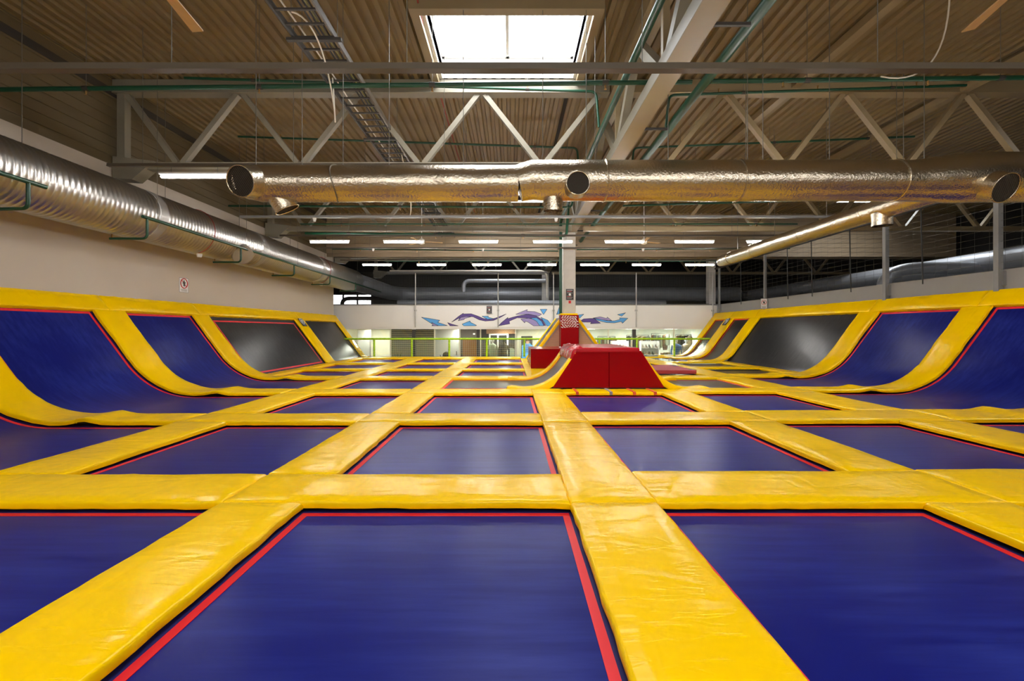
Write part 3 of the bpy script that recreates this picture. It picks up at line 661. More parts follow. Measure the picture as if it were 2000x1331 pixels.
for y in (9.0, 11.0, 13.2, 14.6): link('foil_seam', MB().tube([(RX+.193*math.cos(t), y, RZd+.193*math.sin(t)) for t in [2*math.pi*i/32 for i in range(33)]], .006, 5), 'foil', rd)
mb = lumpy([(RX-.02, 8.65, RZd-.1), (RX-.02, 8.65, RZd-.34)], [.17, .165], 26, .008); mb.f = mb.f[:-2]; o = link('outlet', mb, 'foil', rd, 60)
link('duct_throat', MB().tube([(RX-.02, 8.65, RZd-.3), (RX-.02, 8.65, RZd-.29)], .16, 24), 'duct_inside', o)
for y in (8.2, 10.2, 12.2, 14.2): link('hanger', MB().tube([(RX, y, RZd+.19), (RX, y, ROOF)], .006, 5), 'wire', rd)
for px in (500, 590, 670, 760, 905, 1060, 1145, 1305, 1460, 1490, 1620, 1805): link('hanger', MB().tube([(x(px), FYD, zm+.26), (x(px)+.0, FYD, ROOF)], .006, 5), 'wire', fd)
# ducts of the dark side space
o = thing('side_duct', 'dull silver duct in the dark space beyond the right wall', 'duct', (16, 20, 3))
link('duct_section', MB().tube([(16, 8, 3.5), (16, 31.5, 3.5)], .34, 24), 'galv_dull', o, 50)
link('branch', MB().tube([(15.9, 15.4, 3.3)]+bend((14.0, 15.4, 3.3), (12.6, 15.4, 3.3), (12.6, 15.4, 2.6))+[(12.6, 15.4, 2.0)], .2, 18), 'galv_dull', o, 50)
link('branch_base', MB().box(12.3, 12.9, 15.1, 15.7, 1.6, 2.45), 'sign_black', o)
o = thing('loft_duct', 'lower grey duct behind the mesh under the big loft duct', 'duct', (0, 26.5, 2.4))
link('duct_section', MB().tube([(-6.6, 26.5, 2.78), (9.0, 26.5, 2.78)], .15, 18), 'galv_dull', o, 50)
for xx in (-6.4, -3.5, -.6, 4.4): link('leg', MB().box(xx, xx+.35, 26.3, 26.7, 2.3, 2.68), 'steel_grey', o)
o = thing('loft_pipe', 'thin silver pipe with elbow high in the dark loft', 'pipe', (0, 25, 3.4))
link('pipe_run', MB().tube([(-2.6, 25, 3.3)]+bend((-2.6, 25, 3.6), (-2.6, 25, 3.9), (-2.2, 25, 3.9))+[(2.0, 25, 3.9)], .11, 14), 'galv_dull', o, 50)
o = thing('loft_cable_tray', 'grey cable tray crossing the dark loft above the mesh', 'cable tray', (0, 24, 4.2))
[link('hanger', MB().tube([(xx, 24.05, 4.28), (xx, 24.05, ROOF)], .008, 5), 'wire', o) for xx in (-6, -3.4, -.8, 1.6)]; link('tray', MB().box(-6.5, 1.9, 23.9, 24.2, 4.2, 4.28), 'steel_grey', o); link('cable_bundle', MB().tube([(-6.4, 24.05, 4.31), (1.5, 24.05, 4.31)]+bend((1.5, 24.05, 4.31), (1.9, 24.05, 4.31), (1.9, 24.05, 3.9))+[(1.9, 24.05, 2.9)], .06, 8), 'cable_white', o)
o = thing('loft_pipe', 'black bent pipe in front of the bright far windows', 'pipe', (-11, 31, 2.4))
link('pipe_run', MB().tube([(-11.5, 31, 2.3)]+bend((-11.5, 31, 2.9), (-11.5, 31, 3.35), (-11.0, 31, 3.35))+[(-7.5, 31, 3.35)], .14, 14), 'sign_black', o, 50)
# ================================================================== SPRINKLER PIPES
def pipe(pts, r_, label, hang=None, heads=0, down=True, mat='green_pipe'):
    pts = [Vector(q) for q in pts]; full = [pts[0]]
    for i in range(1, len(pts)-1):
        a, b_, c_ = pts[i-1], pts[i], pts[i+1]; k = min(.12, (b_-a).length*.4, (c_-b_).length*.4)
        full += bend(b_+(a-b_).normalized()*k, b_, b_+(c_-b_).normalized()*k, 5)
    full.append(pts[-1])
    lo = min(pts, key=lambda q: q.z)
    t = thing('sprinkler_pipe', label, 'pipe', lo, 'green sprinkler pipes')
    link('pipe_run', MB().tube(full, r_, 12), mat, t, 50)
    a, b_ = pts[0], pts[1]; L_ = (b_-a).length
    if hang:
        n = max(1, int(L_/hang))
        for k in range(n):
            q = a.lerp(b_, (k+.5)/n); link('hanger', MB().tube([q, (q.x, q.y, ROOF)], .005, 5), 'wire', t)
            link('clip', MB().tube([(q.x-(.012+r_)*((b_-a).normalized().x), q.y-(.012+r_)*((b_-a).normalized().y), q.z), (q.x+(.012+r_)*((b_-a).normalized().x), q.y+(.012+r_)*((b_-a).normalized().y), q.z)], r_+.006, 10), 'steel_dark', t)
    for k in range(heads):
        q = a.lerp(b_, (k+.5)/heads); s = -1 if down else 1
        link('sprinkler_head', MB().tube([q, q+Vector((0, 0, s*(r_+.03))), q+Vector((0, 0, s*(r_+.06))), q+Vector((0, 0, s*(r_+.065)))], [.016, .014, .008, .024], 8), 'brass', t)
    return t
PAx, PBx = 1.85, 3.13; PZA, PZB = 5.28, 5.2
pipe([(PAx, -6.5, PZA), (PAx, 16.3, PZA), (1.80, 16.45, PZA-.15), (1.80, 16.5, 3.4), (1.80, 16.5, 1.78)], .055, 'thick green main pipe left of the girder dropping beside the column')
pipe([(PBx, -6.5, PZB), (PBx, 21.8, PZB)], .075, 'thickest green main pipe right of the girder')
pipe([(-8.2, 7.3, 5.06), (2.9, 7.3, 5.18)], .036, 'green cross pipe left of the girder in front of the first truss', 2.7, 4)
pipe([(3.2, 7.3, 5.19), (12.5, 7.3, 5.30)], .036, 'green cross pipe right of the girder in front of the first truss', 2.7, 4)
pipe([(-6.6, 9.2, 6.30), (1.72, 9.2, 6.02), (1.78, 9.2, 5.3)], .026, 'thin green branch pipe above the first truss, left side', 2.5, 3, False)
pipe([(9.2, 9.2, 6.15), (3.2, 9.2, 5.95), (3.13, 9.2, 5.3)], .026, 'thin green branch pipe above the first truss, right side', 2.5, 3, False)
pipe([(-7.1, 11.85, 6.24), (1.72, 11.85, 5.94), (1.78, 11.85, 5.3)], .026, 'thin green branch pipe in the bay behind the first truss, left', 2.2, 4, False)
pipe([(10.5, 11.85, 6.24), (3.2, 11.85, 5.94), (3.13, 11.85, 5.3)], .026, 'thin green branch pipe in the bay behind the first truss, right', 2.2, 4, False)
pipe([(-8.0, 12.9, 4.72), (1.72, 12.9, 4.68), (1.80, 12.9, 5.28)], .03, 'green cross pipe seen under the foil duct, left part', 2.8, 3)
pipe([(3.2, 13.0, 4.75), (11.5, 13.0, 5.0)], .03, 'green cross pipe seen under the foil duct, right part', 2.8, 3)
pipe([(-6.6, 14.6, 4.30), (1.78, 14.6, 4.22), (1.84, 14.6, 5.2)], .045, 'dark green cross pipe low in front of the column', 2.5, 3)
pipe([(-7.0, 15.1, 4.72), (9.5, 15.1, 4.72)], .022, 'thin green pipe along the second truss', 2.6, 6)
pipe([(-6.8, 17.3, 4.28), (1.8, 17.3, 4.2)], .024, 'thin green pipe over the far lamps, left of the column', 2.5, 4)
pipe([(2.5, 17.3, 4.26), (10.6, 17.3, 4.3)], .024, 'thin green pipe over the far lamps, right of the column', 2.5, 4)
pipe([(-5.5, 19.8, 4.2), (9.5, 19.8, 4.2)], .02, 'thin green pipe just before the ribbed screen', 2.6, 5)
# wall pipe below the spiral duct with its droppers
WPX, WPZ = -7.0, 3.3
t = thing('wall_sprinkler_pipe', 'green pipe slung along the left wall duct with bent droppers', 'pipe', (WPX, 14, 2.9))
link('pipe_run', MB().tube([(WPX, 8.65, WPZ+.06), (WPX, 24.5, WPZ-.05)], .032, 10), 'green_pipe', t, 50)
for yy in (8.76, 11.8, 14.7, 17.6, 20.5):
    link('dropper', MB().tube([(WPX, yy, WPZ+.04)]+bend((WPX, yy, WPZ-.24), (WPX, yy, WPZ-.34), (WPX-.1, yy, WPZ-.34), 5)+[(WPX-.72, yy, WPZ-.34)], .024, 8), 'green_pipe', t, 50)
    link('sprinkler_head', MB().tube([(WPX-.68, yy, WPZ-.33), (WPX-.68, yy, WPZ-.24), (WPX-.68, yy, WPZ-.235)], [.014, .012, .03], 8), 'brass', t)
    link('hanger', MB().tube([(WPX, yy+.25, WPZ+.05), (WPX, yy+.25, ROOF)], .005, 5), 'wire', t)
t = thing('wall_sprinkler_pipe', 'green pipe end with one dropper at the left edge over the duct', 'pipe', (WPX, 5, 2.9))
link('pipe_run', MB().tube([(WPX, -2, WPZ+.12), (WPX, 6.85, WPZ+.05)], .032, 10), 'green_pipe', t, 50)
link('dropper', MB().tube([(WPX, 6.6, WPZ+.05)]+bend((WPX, 6.6, WPZ-.24), (WPX, 6.6, WPZ-.34), (WPX-.1, 6.6, WPZ-.34), 5)+[(WPX-.75, 6.6, WPZ-.35)], .026, 8), 'green_pipe', t, 50)
# ================================================================== CABLE LADDER, FANS
clr = thing('cable_ladder', 'long cable ladder with black cables under the roof', 'cable ladder', (-2.8, 12, 5.4))
for xx, m_ in ((-3.10, 'steel_dark'), (-2.52, 'rail_paint')): link('side_rail', MB().box(xx-.015, xx+.015, -6, 26, 5.37, 5.46), m_, clr)
rm = None; yy = 3.1
while yy < 26:
    if rm is None: ro = link('rung', MB().box(-3.09, -2.53, yy-.015, yy+.015, 5.385, 5.41), 'steel_dark', clr); rm = (ro.data, yy)
    else: ro = bpy.data.objects.new('rung', rm[0]); sc.collection.objects.link(ro); ro.parent = clr; ro.location = (0, yy-rm[1], 0)
    yy += .285
for i, (xx, m_) in enumerate(((-2.60, 'cable_black'), (-2.65, 'cable_olive'), (-2.70, 'cable_black'), (-2.76, 'cable_black'), (-2.98, 'cable_white'))):
    link('cable', MB().tube([(xx+.03*nz(k*1.3, i*9), -6+k*.8, 5.425+.01*i) for k in range(41)], .013, 6), m_, clr)
for yy in (6.5, 9.9, 13.0, 16.2, 19.5):
    link('bracket', MB().box(-3.2, -2.42, yy-.03, yy+.03, 5.33, 5.37), 'steel_dark', clr)
    for xx in (-3.14, -2.48): link('hanger', MB().tube([(xx, yy, 5.34), (xx, yy, ROOF)], .005, 5), 'wire', clr)
o = link('loose_cable', MB().tube(bend((-2.9, 6.0, 5.4), (-2.65, 6.4, 5.6), (-2.75, 7.1, 4.6), 12)+bend((-2.75, 7.1, 4.6), (-2.8, 7.3, 4.2), (-2.9, 7.4, 5.3), 8)[1:], .012, 6), 'cable_white'); tag(o, 'loose white cable looping below the cable ladder', 'cable')
o = link('loose_cable', MB().tube(bend((-2.62, 10.9, 5.4), (-2.4, 11.3, 4.3), (-2.6, 11.7, 4.14), 12), .014, 6), 'cable_white'); tag(o, 'white cable hanging from the ladder end above the duct', 'cable')
o = link('loose_cable', MB().tube(bend((6.75, 7.0, 6.42), (6.9, 7.2, 5.0), (5.9, 7.27, 5.25), 14), .012, 6), 'cable_white'); tag(o, 'pale cable drooping under the roof at upper right', 'cable')
o = link('loose_cable', MB().tube([(-1.45, 6.9, 6.35), (-1.55, 9, 6.37), (-1.6, 20, 6.37)], .012, 6), 'cable_red'); tag(o, 'red detector cable running along the roof beside the skylight', 'cable')
def fan(xx, yy, ang, label):
    z = 4.2; t = thing('ceiling_fan', label, 'ceiling fan', (xx, yy, z-.1), 'ceiling fans')
    link('rod', MB().tube([(xx, yy, z), (xx, yy, ROOF)], .012, 8), 'white_paint', t)
    link('motor', MB().tube([(xx, yy, z-.1), (xx, yy, z-.08), (xx, yy, z+.05), (xx, yy, z+.09)], [.05, .1, .1, .04], 16), 'white_paint', t, 40)
    link('canopy', MB().tube([(xx, yy, ROOF-.1), (xx, yy, ROOF-.01)], [.03, .07], 12), 'white_paint', t)
    for k in range(3):
        a = R(ang+120*k); d = Vector((math.cos(a), math.sin(a), 0)); s = Vector((-math.sin(a), math.cos(a), -.12))
        c0 = Vector((xx, yy, z-.02)); pts = [c0+d*.12-s*.04, c0+d*.7-s*.055, c0+d*.71+s*.05, c0+d*.12+s*.04]
        link('blade', MB().poly(pts, (0, 0, 1), .012), 'fan_blade', t)
fan(-3.02, 3.85, 99, 'ceiling fan at top left, pale wooden blade showing'); fan(4.38, 3.85, 76, 'ceiling fan at top right, pale wooden blade showing')
fan(-3.02, 15.4, 15, 'distant ceiling fan left of the column, above the lamps'); fan(4.5, 15.4, 25, 'distant ceiling fan right of the column, above the lamps')
# ================================================================== POSTS AND NETS
def net(name, label, pts0, du, dv, nu, nv, w_, mat, parent=None):
    o0 = Vector(pts0); du = Vector(du); dv = Vector(dv); nn = du.cross(dv).normalized(); mb = MB()
    for i in range(nu+1):
        a = o0+du*i/nu; b_ = a+dv; s = du.normalized()*w_/2; mb.add([a-s, a+s, b_+s, b_-s], [(0, 1, 2, 3)]); q = nn*w_/2; mb.add([a-q, a+q, b_+q, b_-q], [(0, 1, 2, 3)])
    for j in range(nv+1):
        a = o0+dv*j/nv; b_ = a+du; s = dv.normalized()*w_/2; mb.add([a-s, a+s, b_+s, b_-s], [(0, 1, 2, 3)]); q = nn*w_/2; mb.add([a-q, a+q, b_+q, b_-q], [(0, 1, 2, 3)])
    o = link(name, mb, mat, parent, recalc=False); o['kind'] = 'stuff'
    if label: tag(o, label, 'net')
    return o
NZ1 = 3.95
for i, xx in enumerate((-4.60, -.62, 2.05, 6.03, 9.72)):
    t = thing('net_post', 'slim steel post holding the back mesh, %s' % WORDS[i if i < 4 else 6].replace('rightmost', 'rightmost one'), 'post', (xx, BY-.09, FZ0), 'back mesh posts')
    link('pole', MB().tube([(xx, BY-.09, FZ0), (xx, BY-.09, NZ1)], .028, 8), 'galv_cap', t, 50); link('bracket', MB().box(xx-.05, xx+.05, BY-.1, BY-.032, FZ1-.3, FZ1-.22), 'galv_cap', t)
net('back_net', 'dark square mesh netting above the white fascia', (LW, BY-.06, FZ1+.02), (RW-LW, 0, 0), (0, 0, NZ1-FZ1), 220, 20, .006, 'net_dark')
for i, yy in enumerate((9.23, 12.0, 17.7, 21.6)):
    t = thing('wall_post', 'grey square post on the low right wall, %s' % ['nearest', 'second', 'third', 'farthest'][i], 'post', (RW-.03, yy, 1.9), 'right wall posts')
    s = .05 if i < 2 else .04
    link('pole', MB().box(RW-.07-s, RW-.07+s, yy-s, yy+s, 1.95, 4.12), 'steel_grey', t)
    link('foot_plate', MB().box(RW-.06, RW-.0, yy-s-.04, yy+s+.04, 2.1, 2.38), 'steel_grey', t)
t = thing('net_rail', 'dark top rail carrying the right side net', 'rail', (RW, 14, 4.1)); link('rail_bar', MB().box(RW-.11, RW-.03, 4, 22, 4.12, 4.2), 'steel_dark', t)
net('side_net', 'thin dark net hanging above the low right wall', (RW-.07, 4, 2.42), (0, 18, 0), (0, 0, 1.7), 60, 12, .005, 'wire')
for i, yy in enumerate((10.9, 13.2, 14.9, 16.2, 19.5)):
    o = link('net_strap', MB().tube([(RW-.09, yy, 2.3), (RW-.09, yy+.05, 4.15)], .014, 6), 'cable_black'); tag(o, 'black tension strap on the right net, %s' % ORD[i], 'strap', 'net straps')
# ================================================================== LIME FENCE
fe = thing('barrier_fence', 'lime green foam padded fence with white net at the far end', 'fence', (1, 20.5, 0))
RZf = .80
mb = MB(); pts, rs = [], []; xx = -7.6
while xx < 9.3: pts += [(xx, 20.5, RZf), (xx+.03, 20.5, RZf), (xx+.15, 20.5, RZf), (xx+.18, 20.5, RZf)]; rs += [.035, .044, .044, .035]; xx += .18
link('top_rail', MB().tube(pts, rs, 8), 'lime', fe, 50)
for i in range(10):
    xx = -6.16+1.69*i; pts, rs = [], []; z = 0
    while z < RZf-.05: pts += [(xx, 20.5, z), (xx, 20.5, z+.02), (xx, 20.5, z+.11), (xx, 20.5, z+.13)]; rs += [.036, .046, .046, .036]; z += .13
    link('post', MB().tube(pts, rs, 8), 'lime', fe, 50)
net('fence_net', None, (-7.6, 20.5, .02), (16.9, 0, 0), (0, 0, RZf-.04), 190, 9, .005, 'net_white', fe)
pad(flatS, -6.3, .42, 20.16, 20.62, 'yellow edge pad under the lime fence, left part', name='edge_pad'); pad(flatS, 2.9, 8.3, 20.3, 20.75, 'yellow edge pad under the lime fence, right part', name='edge_pad')
# ================================================================== SIGNS
def no_sign(name, label, c, u, v, w_, h_, dark=False):
    c, u, v = Vector(c), Vector(u).normalized(), Vector(v).normalized(); n = u.cross(v).normalized()
    if n.dot(Vector((0, 0, 1.2))-c) < 0: n = -n
    t = thing(name, label, 'sign', c-v*h_/2)
    q = lambda a, b_, k=0: c+u*a*w_+v*b_*h_+n*k
    link('board', MB().poly([q(-.5, -.5), q(.5, -.5), q(.5, .5), q(-.5, .5)], n, .006), 'sign_black' if dark else 'sign_white', t)
    ink = 'sign_white' if dark else 'sign_black'
    mb = MB()
    for a, b_, d, e in ((-.5, -.5, .5, -.47), (-.5, .47, .5, .5), (-.5, -.47, -.46, .47), (.46, -.47, .5, .47)):
        if not dark: mb.poly([q(a, b_, .006), q(d, b_, .006), q(d, e, .006), q(a, e, .006)], n, .001)
    if mb.v: link('border', mb, 'sign_print', t)
    cc = q(0, .12, .009); r_ = w_*.36
    mb = MB(); mb.tube([cc+(u*math.cos(x_)+v*math.sin(x_))*r_ for x_ in [2*math.pi*i/28 for i in range(29)]], w_*.035, 5)
    if not dark: mb.bar(cc-(u-v).normalized()*r_, cc+(u-v).normalized()*r_, w_*.06, .003, n)
    link('ring_symbol', mb, 'sign_white' if dark else 'sign_red', t)
    mb = MB(); mb.poly([cc+u*w_*a+v*w_*b_ for a, b_ in ((-.06, -.22), (.08, -.22), (.12, 0), (.16, .12), (.06, .12), (.03, .24), (-.05, .24), (-.08, .1), (-.18, .02), (-.08, -.02))], n, .002); link('figure', mb, ink, t)
    for b_ in (-.30, -.36, -.42):
        mb = MB(); mb.poly([q(-.32+.05*(b_ < -.4), b_, .006), q(.32, b_, .006), q(.32, b_+.03, .006), q(-.32+.05*(b_ < -.4), b_+.03, .006)], n, .001); link('print_line', mb, 'sign_print', t)
    return t
c = P(365, 557.5, 8.2*F/(PX-365)); no_sign('prohibition_sign', 'white no-jumping sign with red ring on the cream left wall', (LW+.001, c.y, c.z), (0, 1, 0), (0, 0, 1), .33, .37)
no_sign('prohibition_sign', 'white no-jumping sign with red ring on the post above the right pads', (RW-.16, 17.62, 2.22), (1, -.25, 0), (0, 0, 1), .23, .40)
sv = Vector((-math.cos(R(53.5)), 0, math.sin(R(53.5)))); q = LF(LF.a_at(1.48), 17.17, .016); no_sign('rule_sign', 'small dark sign on the far left yellow wall pad', q, (0, 1, 0), sv, .36, .36, True)
sv = Vector((math.cos(R(53.5)), 0, math.sin(R(53.5)))); S2 = Prof(7.1, 8.355, .9, 53.5, 1); q = S2(S2.a_at(1.55), 20.07, .016); no_sign('rule_sign', 'small dark sign on the far right yellow wall pad', q, (0, 1, 0), sv, .36, .36, True)
def notice(label, x0, x1, y, z0, z1):
    t = thing('notice_board', label, 'sign', ((x0+x1)/2, y, z0))
    link('board', MB().box(x0, x1, y-.012, y, z0, z1), 'sign_black', t)
    h = z1-z0; w_ = x1-x0
    mb = MB()
    for a, b_, d, e in ((0, 0, 1, .03), (0, .97, 1, 1), (0, .03, .04, .97), (.96, .03, 1, .97)): mb.box(x0+a*w_, x0+d*w_, y-.014, y-.012, z0+b_*h, z0+e*h)
    link('frame', mb, 'steel_grey', t)
    for k, (b_, m_) in enumerate(((.86, 'sign_white'), (.76, 'sign_red'), (.70, 'sign_print'), (.62, 'sign_print'), (.36, 'sign_print'), (.30, 'sign_red'), (.22, 'sign_print'), (.14, 'sign_print'))):
        link('print_line', MB().box(x0+.14*w_, x1-(.14+.12*(k % 3))*w_, y-.0135, y-.012, z0+b_*h, z0+(b_+.03)*h), m_, t)
    link('emblem', MB().tube([((x0+x1)/2, y-.014, z0+.5*h), ((x0+x1)/2, y-.012, z0+.5*h)], .08*w_+.02, 12), 'sign_white', t)
    return t
notice('dark framed notice on the concrete column with red and grey print', 2.0, 2.29, CY0-.001, 2.29, 2.70)
o = link('fire_label', MB().box(2.10, 2.19, CY0-.008, CY0-.001, 2.17, 2.27), 'sign_red'); tag(o, 'small red label under the notice on the column', 'label')
a = P(950.5, 613, BY); b_ = P(961, 598, BY); notice('small dark notice hanging on the white fascia between mural arrows', a.x, b_.x, BY-.052, a.z, b_.z)
# ================================================================== MURAL
def arrow(pts, mat, label=None, k=0):
    pl = [P(a, b_, BY) for a, b_ in pts]; pl = [Vector((v.x, BY-.0015-.0015*k, v.z)) for v in pl]
    o = link('mural_shape', MB().poly(pl, (0, -1, 0), .001), mat, wb)
    if label: o['label'] = label
    mb = MB(); n = len(pl)
    for i in range(n):
        a, b_ = pl[i]+Vector((0, -.0015, 0)), pl[(i+1) % n]+Vector((0, -.0015, 0))
        if (b_-a).length > 1e-4: mb.bar(a, b_, .001, .018, (0, 0, 1)) if abs((b_-a).normalized().z) < .98 else mb.bar(a, b_, .018, .001)
    link('outline', mb, 'mural_line', o); return o
def cv(s): return [(640+a/5, 460+b_/5) for a, b_ in s]
def cw(s): return [(1000+a/5, 460+b_/5) for a, b_ in s]
arrow(cv([(915,800),(980,810),(1095,830),(1075,850),(1170,882),(1015,884),(1030,872)]), 'mural_blue', 'light blue arrow')
arrow(cv([(1015,850),(1080,884),(1030,884)]), 'mural_lilac', None, 1)
arrow(cv([(1170,852),(1215,868),(1275,884),(1195,884)]), 'mural_purple')
arrow(cv([(1312,868),(1390,836),(1395,850),(1455,880),(1440,884),(1330,884)]), 'mural_blue')
arrow(cv([(1210,848),(1280,790),(1325,760),(1320,768),(1400,766),(1460,786),(1520,812),(1580,822),(1640,808),(1745,768),(1690,800),(1620,832),(1540,838),(1480,826),(1420,796),(1350,792),(1300,802),(1275,834),(1290,806)]), 'mural_purple', 'long dark purple arrow')
arrow(cv([(1275,834),(1300,802),(1350,792),(1400,796),(1340,812),(1330,824)]), 'mural_lilac', None, 1)
arrow(cv([(1505,790),(1570,790),(1565,798),(1625,816),(1560,820)]), 'mural_blue', None, 2)
arrow(cv([(1835,772),(1950,725),(1945,742),(2020,745),(2090,770),(2060,790),(1960,770),(1900,772)]), 'mural_lilac', 'lilac arrow')
arrow(cv([(1668,884),(1700,850),(1762,800),(1755,815),(1850,788),(1950,772),(2030,784),(2090,820),(2130,882),(2060,878),(2020,836),(1950,808),(1850,806),(1775,838),(1780,864)]), 'mural_purple', 'wide purple arrow curving over', 1)
arrow(cv([(1885,818),(1960,810),(2030,824),(2080,884),(2010,884),(1960,850),(1930,838),(1925,856)]), 'mural_lilac', None, 2)
arrow(cv([(1980,808),(2040,804),(2090,840),(2110,884),(2070,884),(2040,840)]), 'mural_blue', None, 3)
arrow(cv([(2080,800),(2150,830),(2180,870),(2165,884),(2140,884)]), 'mural_blue')
arrow(cw([(275,722),(342,722),(308,774)]), 'mural_blue'); arrow(cw([(460,702),(490,715),(485,760),(435,774)]), 'mural_blue')
arrow(cw([(640,780),(702,770),(660,810)]), 'mural_blue')
arrow(cw([(660,840),(700,816),(760,812),(800,812),(865,858),(765,864),(775,848),(700,848)]), 'mural_purple', 'purple arrow pointing right')
arrow(cw([(800,806),(860,796),(925,812),(930,798),(975,834),(880,826)]), 'mural_lilac')
arrow(cw([(790,806),(840,818),(940,836),(1000,836),(1055,822),(1050,806),(1132,810),(1078,860),(1068,842),(1000,856),(920,852),(840,832)]), 'mural_blue', 'long blue arrow pointing right', 1)
arrow(cw([(1030,775),(1060,768),(1110,756),(1072,790)]), 'mural_blue')
# ================================================================== SHOP FRONTS
def X(px, Y): return (px-PX)*Y/F
def Zp(py, Y): return CAMH+(PY-py)*Y/F
sf = bpy.data.objects.new('window_8', None); sc.collection.objects.link(sf); sf['kind'] = 'structure'; sf['label'] = 'long shop window under the white fascia'
GY = BY+.14
mull = [LW-.1, X(763, GY), PIL[0], X(849, GY), X(898, GY), PIL[1], X(1007, GY), 2.4, X(1188, GY), PIL[2], X(1316, GY), RW]
for a, b_ in zip(mull[:-1], mull[1:]): struct('pane', MB().box(a+.02, b_-.02, GY, GY+.01, -.95, FZ0-.09), 'shop_glass', sf)
for a in mull[1:-1]:
    if a not in PIL: struct('mullion', MB().box(a-.03, a+.03, GY-.03, GY+.04, -.95, FZ0-.09), 'shop_cream', sf)
for i, a in enumerate(PIL):
    o = link('shop_pillar', MB().box(a-.075, a+.075, BY-.03, BY+.12, -1, FZ0-.1), 'steel_dark'); tag(o, 'dark pillar under the white fascia, %s' % ('left', 'middle', 'right')[i], 'pillar', 'shop pillars')
for i, (xx, yy) in enumerate(((-7, 23.4), (-4.9, 23.9), (-2.4, 23.4), (-.3, 23.6), (1.6, 23.4), (4, 23.6), (6.2, 23.6), (8.6, 23.6), (4.4, 25.6), (6.8, 25.6), (9.0, 25.6))):
    t = thing('shop_light', 'square ceiling light inside the shops, %s from the left' % (['leftmost']+ORD[1:]+['eleventh'])[i] if i else 'square ceiling light inside the shops, leftmost', 'lamp', (xx, yy, FZ0-.1), 'shop ceiling lights')
    link('panel', MB().box(xx-.28, xx+.28, yy-.28, yy+.28, FZ0-.085, FZ0-.075), 'shop_lamp', t); link('frame', MB().box(xx-.31, xx+.31, yy-.31, yy+.31, FZ0-.075, FZ0-.06), 'white_paint', t)
# left units
o = thing('wall_frame', 'white framed board in the shop window at far left', 'frame', (X(686, 24), 24.5, .3))
link('board', MB().box(X(678, 24.5), X(696, 24.5), 24.55, 24.6, .7, 1.2), 'sign_white', o); link('picture', MB().box(X(681, 24.5), X(693, 24.5), 24.54, 24.55, .78, 1.1), 'shop_cream', o)
o = thing('partition', 'pale partition panel in the left shop unit', 'partition', (X(710, 23.6), 23.6, -.95))
link('panel', MB().box(X(699, 23.6), X(722, 23.6), 23.6, 23.66, -.95, 1.2), 'white_paint', o); link('edge_strip', MB().box(X(722, 23.6), X(724, 23.6), 23.58, 23.68, -.95, 1.2), 'grey_trim', o)
sh = thing('roller_shutter', 'closed roller shutter with cream slats left of centre', 'shutter', (-5, 23, -.95))
x0, x1 = X(764, 23), X(848, 23)
link('backing', MB().box(x0, x1, 23.03, 23.06, -.95, 1.24), 'slat_back', sh); z = -.95
while z < 1.2: link('slat', MB().box(x0+.02, x1-.02, 22.99, 23.028, z, z+.062), 'slat', sh); z += .095
for a in (x0-.05, x1): link('guide', MB().box(a, a+.05, 22.97, 23.08, -.95, 1.24), 'grey_trim', sh)
o = thing('door_leaf', 'bright white door panel right of the roller shutter', 'door', (X(873, 23.6), 23.6, -.95))
link('panel', MB().box(X(851, 23.6), X(896, 23.6), 23.6, 23.65, -.95, 1.22), 'sign_white', o); link('frame', MB().box(X(849, 23.6), X(851, 23.6), 23.57, 23.66, -.95, 1.24), 'grey_trim', o); link('handle', MB().box(X(891, 23.6), X(892.5, 23.6), 23.56, 23.6, -.1, .1), 'steel_dark', o)
o = thing('wood_cabinet', 'orange brown wooden cabinet beside the middle pillar', 'cabinet', (X(917, 23.4), 23.4, -.95))
link('body', MB().box(X(904, 23.4), X(931, 23.4), 23.3, 23.8, -.95, .72), 'wood_panel', o); link('plinth', MB().box(X(904, 23.4), X(931, 23.4), 23.27, 23.3, -.95, -.85), 'slat_back', o)
for a in (904.5, 918): link('door', MB().box(X(a, 23.4), X(a+12.5, 23.4), 23.28, 23.3, -.8, .7), 'wood_panel', o)
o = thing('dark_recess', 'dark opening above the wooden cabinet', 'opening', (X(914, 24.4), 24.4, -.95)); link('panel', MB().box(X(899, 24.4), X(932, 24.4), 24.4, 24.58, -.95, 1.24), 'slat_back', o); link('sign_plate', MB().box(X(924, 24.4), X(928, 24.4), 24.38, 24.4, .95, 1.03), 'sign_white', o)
o = thing('entrance_frame', 'white door frame standing in the clothes shop entrance', 'door frame', (X(974, 23.8), 23.8, -.95))
for a in (955, 971, 990): link('jamb', MB().box(X(a, 23.8), X(a+3, 23.8), 23.78, 23.86, -.95, .93), 'sign_white', o)
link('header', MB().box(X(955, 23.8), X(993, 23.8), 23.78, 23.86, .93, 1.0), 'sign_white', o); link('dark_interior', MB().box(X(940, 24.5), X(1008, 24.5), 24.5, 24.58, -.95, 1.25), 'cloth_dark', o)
bs = thing('brick_strip', 'brown brick strip above the clothes shop entrance', 'brickwork', (X(978, 24.2), 24.3, .95))
link('mortar_bed', MB().box(X(950, 24.3), X(1007, 24.3), 24.33, 24.4, 1.0, 1.26), 'mortar', bs)
mb = MB()
for r_ in range(4):
    xx = X(950, 24.3)-.06*(r_ % 2)
    while xx < X(1006, 24.3)-.1: mb.box(max(xx, X(950, 24.3)), xx+.115, 24.30, 24.34, 1.005+r_*.065, 1.06+r_*.065); xx += .13
o = link('bricks', mb, 'brick', bs); o['kind'] = 'stuff'
